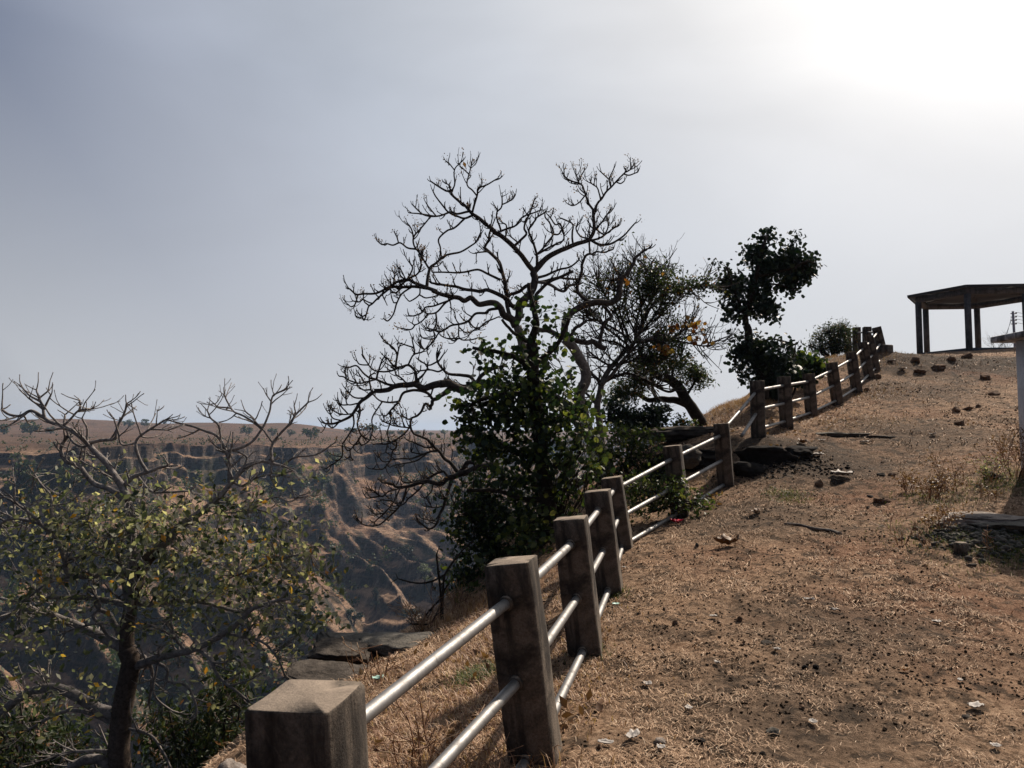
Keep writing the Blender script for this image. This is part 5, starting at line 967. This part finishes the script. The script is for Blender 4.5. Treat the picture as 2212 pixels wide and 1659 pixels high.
def scatter(n, rmin, rmax, a0, a1, seed, pw=1.0):
    r = np.random.default_rng(seed); rr_ = rmin*(rmax/rmin)**(r.random(n)**pw); a = R(1)*r.uniform(a0, a1, n)
    return np.c_[rr_*np.sin(a), rr_*np.cos(a)]
xy = scatter(300000, 2.2, 30, -34, 44, 61)
d = edge_dist(xy[:, 0], xy[:, 1]); nz_ = fbm(xy[:, 0]*1.4, xy[:, 1]*1.4, 0, 4, 71)+1.5*fbm(xy[:, 0]*7, xy[:, 1]*7, 0, 3, 72)
r = np.random.default_rng(62); keep = (d < 0.8) & (r.random(len(xy)) < np.clip(0.36+2.0*nz_, 0.03, 1)); xy = xy[keep]
dist = np.hypot(xy[:, 0], xy[:, 1])
r = np.random.default_rng(60); kk = (dist < 12) | (r.random(len(xy)) < 0.55); xy = xy[kk]; dist = dist[kk]
near = dist < 6; mid = (~near) & (dist < 13); far = dist >= 13
r = np.random.default_rng(63)
for sel, h, w, s_ in ((near, 0.022, 0.0035, 1), (mid, 0.032, 0.006, 2), (far, 0.05, 0.012, 3)):
    blades('dry_grass', xy[sel], h, w, 2.6, M['straw'], 64+s_)
# taller reddish straw behind the near railing and at the brink
def patch(cx, cy, rx, ry, n, seed, soft=True):
    r = np.random.default_rng(seed); return np.c_[cx+rx*r.normal(0, 0.5, n), cy+ry*r.normal(0, 0.5, n)]
PT = [(-.35,2.9,.5,.5,2600,.11,.7),(-.55,3.9,.7,.9,5200,.06,1.2),(.1,4.4,.5,.7,2600,.05,1.2),(-.3,5.6,1.,.9,4200,.05,1.2),(-.1,7.2,.6,.8,2600,.07,.9),(-.4,8.3,.5,.5,1500,.16,.6),(1.7,10.9,1.,.8,2500,.08,.9),(3.6,13.6,1.,1.2,3000,.07,.9),(4.6,15.6,.7,1.2,2600,.16,.6),(6.0,17.4,1.,1.,2200,.15,.6),(8.6,19.5,1.4,1.4,1800,.10,.8),(5.5,13.5,1.4,.8,1800,.07,1.),(7.2,15.8,1.2,.8,1500,.07,1.)]
for part_ in (0, 1): blades('tall_dry_grass', np.concatenate([patch(cx, cy, rx, ry, n, 300+i) for i, (cx, cy, rx, ry, n, h, l) in enumerate(PT) if (h > 0.09) == bool(part_)]), 0.09 if part_ else 0.045, 0.005, 0.8 if part_ else 1.5, M['straw_red'], 400+part_)
# long curved stalks behind the nearest post
mb = MB(); r = np.random.default_rng(9)
for _ in range(260):
    x, y = r.normal(-0.28, 0.22), r.normal(2.75, 0.32)
    if edge_dist(np.array([x]), np.array([y]))[0] > 0.1: continue
    a = r.uniform(0, 6.28); h = r.uniform(0.12, 0.32); g = gz(x, y); pts = [np.array([x+math.cos(a)*h*0.9*t**2, y+math.sin(a)*h*0.9*t**2, g+h*(t-0.45*t*t)]) for t in np.linspace(0, 1, 6)]
    tube(mb, pts, np.linspace(0.0022, 0.001, 6), 4, False)
tag(mb.build('dead_stalks', M['straw_red'], None), kind='stuff')
# green tufts
gp = []
for i, (k, x, y, rx, n, h) in enumerate([('S',1600,1085,.16,1500,.035),('N',1080,1480,.42,3000,.045),('N',850,1330,.30,900,.035),('N',640,1420,.6,1200,.03),('K',1000,1440,.30,900,.04),('L',560,560,.12,400,.03),('L',400,930,.12,400,.03),('N',1020,1050,.5,1600,.08),('N',560,1150,.45,900,.06)]):
    p = hit(*cv(k, x, y)); gp.append(patch(p[0], p[1], rx, rx*1.2, n, 500+i))
blades('green_grass', np.concatenate(gp), 0.04, 0.004, 1.2, M['green_grass'], 520)
# dark clods and gravel
def chips(name, xy, smin, smax, seed, mat):
    r = np.random.default_rng(seed); V0, F0 = IC[1]; n = len(xy); z = ground(xy[:, 0], xy[:, 1]); s = (smin+(smax-smin)*r.random(n)**2.2)*(1+0.12*np.hypot(*xy.T))
    V = V0[None]*s[:, None, None]*r.uniform(0.55, 1.3, (n, 1, 3))*(1+r.normal(0, 0.16, (n, len(V0), 1)))
    a = r.uniform(0, 6.28, n); c, sn = np.cos(a)[:, None], np.sin(a)[:, None]; X_ = V[:, :, 0]*c-V[:, :, 1]*sn; Y_ = V[:, :, 0]*sn+V[:, :, 1]*c
    V = np.stack([X_+xy[:, :1], Y_+xy[:, 1:], V[:, :, 2]*0.75+z[:, None]+s[:, None]*0.25], -1); Fc = (F0[None]+(np.arange(n)*len(V0))[:, None, None]).reshape(-1, 3)
    return tag(mesh_np(name, V.reshape(-1, 3), Fc, mat), kind='stuff')
xy = scatter(60000, 2.4, 24, -20, 42, 81, 0.9); nz_ = fbm(xy[:, 0]*0.9, xy[:, 1]*0.9, 0, 4, 82); r = np.random.default_rng(83)
xy = xy[(edge_dist(xy[:, 0], xy[:, 1]) < 0.2) & (r.random(len(xy)) < np.clip(0.35+1.7*nz_, 0.05, 0.95))]
chips('clods', xy, 0.0016, 0.0068, 84, M['soil'])
p = hit(*cv('N', 900, 1400)); chips('gravel', patch(p[0], p[1], .5, .45, 700, 85), 0.006, 0.022, 86, M['rock_grey'])
p = hit(*cv('K', 1000, 1200)); chips('gravel', patch(p[0], p[1], .8, .5, 500, 87), 0.004, 0.012, 88, M['rock_black'])
# fallen leaves
mb = MB(); pts = []
for (k, x, y, s_, n) in [('S',1700,1000,.5,60),('L',230,900,.3,40),('L',250,1350,.2,30),('K',400,1500,.3,50),('K',900,960,.8,50),('K',1000,1050,.5,20),('S',1300,1500,.3,60),('K',300,1480,.4,40),('S',1000,1000,.4,20)]:
    p = hit(*cv(k, x, y)); q_ = patch(p[0], p[1], s_, s_, n, n+int(x)); z = ground(q_[:, 0], q_[:, 1]); pts.append(np.c_[q_, z+0.015])
leaves(mb, np.concatenate(pts), 0.06, 'oval', 90, 0.0); tag(mb.build('fallen_leaves', M['leaf_dry'], None), kind='stuff')
# dry weeds on the right, as separate plants
def weed(c, h, spread, n, seed, label, mat, leafm=None, cat='weed', name='dry_weed'):
    r = np.random.default_rng(seed); rt = empty(name, [float(a) for a in c], label, cat); mb = MB(); tips = []
    for _ in range(n):
        a = r.uniform(0, 6.28); d = np.array([math.cos(a)*spread, math.sin(a)*spread, 1.0])+r.normal(0, .2, 3); grow_twig(mb, r, np.array(c)+np.array([math.cos(a), math.sin(a), 0])*r.uniform(0, 0.05+0.3*h), d, h*r.uniform(.6, 1.2), 0.0035+0.002*h, 0.25, 2, tips, False, 4)
    mb.build('stems', mat, rt)
    if leafm: lb = MB(); leaves(lb, [t[0]+r.normal(0, .02, 3) for t in tips for _ in range(3)], 0.03, 'oval', seed, 0.2); lb.build('leaves', leafm, rt)
for i, (k, x, y, h, n, lab, lf) in enumerate([('N',660,1110,.34,12,'tallest dry weed standing by the crumpled bag','leaf_dry'),('N',530,1160,.22,16,'low tangled weed left of the crumpled bag','leaf_dry'),('N',380,1110,.20,12,'reddish weed at the left end of the weedy patch','leaf_dry'),('N',600,1370,.20,10,'thin weed in front of the pale flat rock','leaf_dry'),
        ('N',890,1170,.14,5,'small weed above the pale flat rock','leaf_dry'),('N',1090,1010,.42,16,'dry bushy weed at the foot of the white pillar','leaf_dry'),('N',960,1050,.24,12,'weed left of the white pillar around the dark rock','leaf_olive'),('N',350,1460,.22,4,'single thin stalk below the weedy patch',None),('N',980,1510,.16,4,'thin stalk in the green patch near the right edge',None),
        ('N',1100,900,.34,10,'tall faint weed beside the white pillar shaft','leaf_dry'),('N',500,1480,.14,5,'little weed left of the concrete stub',None)]):
    p = hit(*cv(k, x, y)); weed(p, h, 0.5, n, 600+i, lab, M['straw_red'], M[lf] if lf else None)
for i, (x, y, h, n, lab) in enumerate([(1890,925,.55,16,'feathery dry grass clump on the crest right of the pavilion columns'),(1990,925,.5,14,'feathery dry grass clump just left of the slab on the crest')]):
    a_ = P(*cv('Q', x, y), 29.0); weed((a_[0], a_[1], gz(a_[0], a_[1])), h, 0.7, n, 640+i, lab, M['straw'], None, 'grass clump', 'grass_clump')
for i, (k, x, y, D, h, n, lab) in enumerate([('S',1260,640,8.2,.30,20,'brown tangle of dead stems on the brink behind the second post'),('S',1480,600,8.6,.28,18,'dead stems under the dark bush right of the black sapling'),('S',860,1060,5.6,.26,4,'thin dry stalk rising in front of the flat slab'),('S',960,1100,5.4,.28,4,'thin dry stalk right of the flat slab beside the green wrapper'),('S',1250,1330,3.5,.22,8,'wiry dead plant beneath the top pipe between the first two posts')]):
    a, b = ray(*cv(k, x, y)); xx = a*D; weed((xx, D, gz(xx, D)), h, 0.5, n, 660+i, lab, M['straw_red'])

# ---------------------------------------------------------------- far side: trees on the plateau, trees and scrub on the canyon wall
def far_tree(name, p, h, w, seed, mat, label, cat='tree', group=None, shape='umbrella', n=260, leaf=None):
    r = np.random.default_rng(seed); rt = empty(name, [float(a) for a in p], label, cat, group); x, y, z = p; mb = MB()
    tube(mb, [(x, y, z-0.5), (x+0.05*h, y, z+h*0.35), (x, y, z+h*0.7)], [0.045*h, 0.032*h, 0.02*h], 6)
    for k in range(7):
        a = r.uniform(0, 6.28); tube(mb, [(x, y, z+h*(0.25+0.05*k)), (x+math.cos(a)*w*0.2, y+math.sin(a)*w*0.2, z+h*0.62), (x+math.cos(a)*w*0.4, y+math.sin(a)*w*0.4, z+h*0.8)], [0.02*h, 0.012*h, 0.006*h], 4)
    mb.build('trunk', M['bark_dark'], rt)
    cs = []
    for _ in range(14 if shape == 'umbrella' else 16):
        u = r.normal(size=3); u /= np.linalg.norm(u)
        if shape == 'umbrella': cs.append(np.array([x+u[0]*w*0.38, y+u[1]*w*0.38, z+h*0.80+u[2]*h*0.13]))
        elif shape == 'cone': t = r.random(); cs.append(np.array([x+u[0]*w*0.4*(1-t), y+u[1]*w*0.4*(1-t), z+h*(0.15+0.8*t)]))
        else: cs.append(np.array([x+u[0]*w*0.36, y+u[1]*w*0.36, z+h*0.55+u[2]*h*0.34]))
    pts = np.concatenate([c+r.normal(0, w*0.09, (n//14, 3))*np.array([1, 1, 0.6]) for c in cs]); lb = MB(); leaves(lb, pts, (leaf or 0.11)*w, 'round', seed, 0); lb.build('crown', mat, rt)
GR = 'hazy trees scattered along the far plateau'
PL = [('V',277,908,760,8,'first of two round trees on the far hilltop at left'),('V',313,908,760,7,'second of two round trees on the far hilltop at left'),('V',355,910,780,5,'low tree right of the pair on the far hilltop'),('V',66,934,520,10,'wide dark tree on the plateau at far left'),('V',8,936,520,7,'dark tree at the left edge of the plateau'),
 ('V',110,932,560,6,'tree just right of the wide dark plateau tree'),('V',531,936,560,7,'dark tree where the far hill meets the plateau'),('V',588,937,560,6,'round tree right of the far hill foot'),('V',628,937,600,5,'low wide tree between the round tree and the big plateau tree'),('V',671,942,470,8,'big dark tree on the plateau behind the twigs'),
 ('V',757,938,540,7,'flat-topped tree on the canyon plateau, left of the larger one'),('V',799,938,520,9,'larger flat-topped tree on the canyon plateau'),('V',842,938,560,5,'low flat tree right of the larger flat-topped tree'),('V',868,938,580,5,'second low flat tree right of the larger flat-topped tree'),('V',902,938,540,6,'slim tree on the plateau behind the hanging branches'),('V',960,939,560,7,'sparse pale tree on the plateau left of the leafy tree'),('V',930,938,620,4,'small bushy tree left of the sparse pale tree')]
for i, (k, x, y, D, h, lab) in enumerate(PL):
    a, b = ray(x, y); xx = a*D; far_tree('plateau_tree', (xx, D, far_drop(xx, D)), h, h*(1.35 if i not in (14, 15) else 0.8), 700+i, M['leaf_grey' if i == 15 else 'leaf_mid'], lab, 'tree', GR, n=320, shape='umbrella' if i >= 10 else 'round')
CT = [('V',38,1070,15,12,'large green tree below the cliff at far left','leaf_mid','round'),('V',70,1085,12,11,'green tree beside the large one below the far left cliff','leaf_mid','round'),('V',150,1060,9,9,'dark tree under the cliff behind the left tree limbs','leaf_mid','round'),('V',225,1060,9,10,'dark green tree below the promontory','leaf_mid','round'),('V',718,1020,11,10,'green tree high on the canyon wall left of the shadowed cliff','leaf_mid','round'),('V',695,1060,8,9,'tree just below the high green tree on the canyon wall','leaf_mid','round'),
 ('V',916,1265,9,6,'pale grey-green tree low on the canyon slope','leaf_grey','round'),('V',811,1318,9,4.5,'dark conical tree low on the canyon slope','leaf_deep','cone'),('V',764,1352,6,6,'dark bush at the foot of the canyon slope behind the slabs','leaf_deep','round'),('V',888,1345,5,6,'dark bush near the brink right of the slabs','leaf_deep','round'),('V',880,1200,5,6,'dark shrub midway down the canyon spur','leaf_deep','round'),('V',800,1240,4,4,'small dark shrub on the striped spur','leaf_deep','round')]
for i, (k, x, y, h, w, lab, m, sh) in enumerate(CT):
    p = far_hit(x, y)
    if p is None: continue
    far_tree('canyon_tree', p, h, w, 740+i, M[m], lab, 'tree', None, sh, 520, 0.085)
# scrub: one mass of bushes clinging to the wall
r = np.random.default_rng(99); Vf = np.stack([FX, FY, FZ], -1).reshape(-1, 3); sdf = FS.reshape(-1); az = np.degrees(np.arctan2(Vf[:, 0], Vf[:, 1]))
cand = np.where((sdf > 5) & (sdf < 230) & (az > -37) & (az < 6))[0]; pr = fbm(Vf[cand, 0]/22, Vf[cand, 1]/22, 0, 3, 97); cand = cand[pr > 0.10]; sel = r.choice(cand, 1500, replace=False); mb = MB(); pts = []
for j in sel:
    s_ = r.uniform(0.7, 2.6); pts.append(Vf[j]+np.array([0, 0, s_*0.5])+r.normal(0, s_*0.5, (16, 3)))
leaves(mb, np.concatenate(pts), 1.0, 'round', 98, 0); tag(mb.build('canyon_scrub', M['leaf_mid'], None), kind='stuff')
cand = np.where((sdf < -4) & (sdf > -260) & (az > -37) & (az < 6))[0]; sel = r.choice(cand, 420, replace=False); pts = [Vf[j]+np.array([0, 0, 0.4])+r.normal(0, 0.6, (12, 3)) for j in sel]
mb = MB(); leaves(mb, np.concatenate(pts), 0.7, 'round', 96, 0); tag(mb.build('plateau_scrub', M['leaf_mid'], None), kind='stuff')
# ---------------------------------------------------------------- haze
def add_haze():
    m = bpy.data.materials.new('haze_air'); m.use_nodes = True; n = m.node_tree; n.nodes.clear()
    v = n.nodes.new('ShaderNodeVolumePrincipled'); v.inputs['Color'].default_value = (0.48, 0.68, 1.0, 1); v.inputs['Density'].default_value = 0.00015; v.inputs['Anisotropy'].default_value = 0.2
    o = n.nodes.new('ShaderNodeOutputMaterial'); n.links.new(v.outputs[0], o.inputs['Volume'])
    x0, x1, y0, y1, z0, z1 = -3300, 3300, -2600, 3900, -125, 45
    V = [(x, y, z) for x in (x0, x1) for y in (y0, y1) for z in (z0, z1)]
    Fc = [(0, 1, 3, 2), (4, 6, 7, 5), (0, 4, 5, 1), (2, 3, 7, 6), (0, 2, 6, 4), (1, 5, 7, 3)]
    h = mesh_np('haze', V, Fc, m); tag(h, kind='stuff')
add_haze()
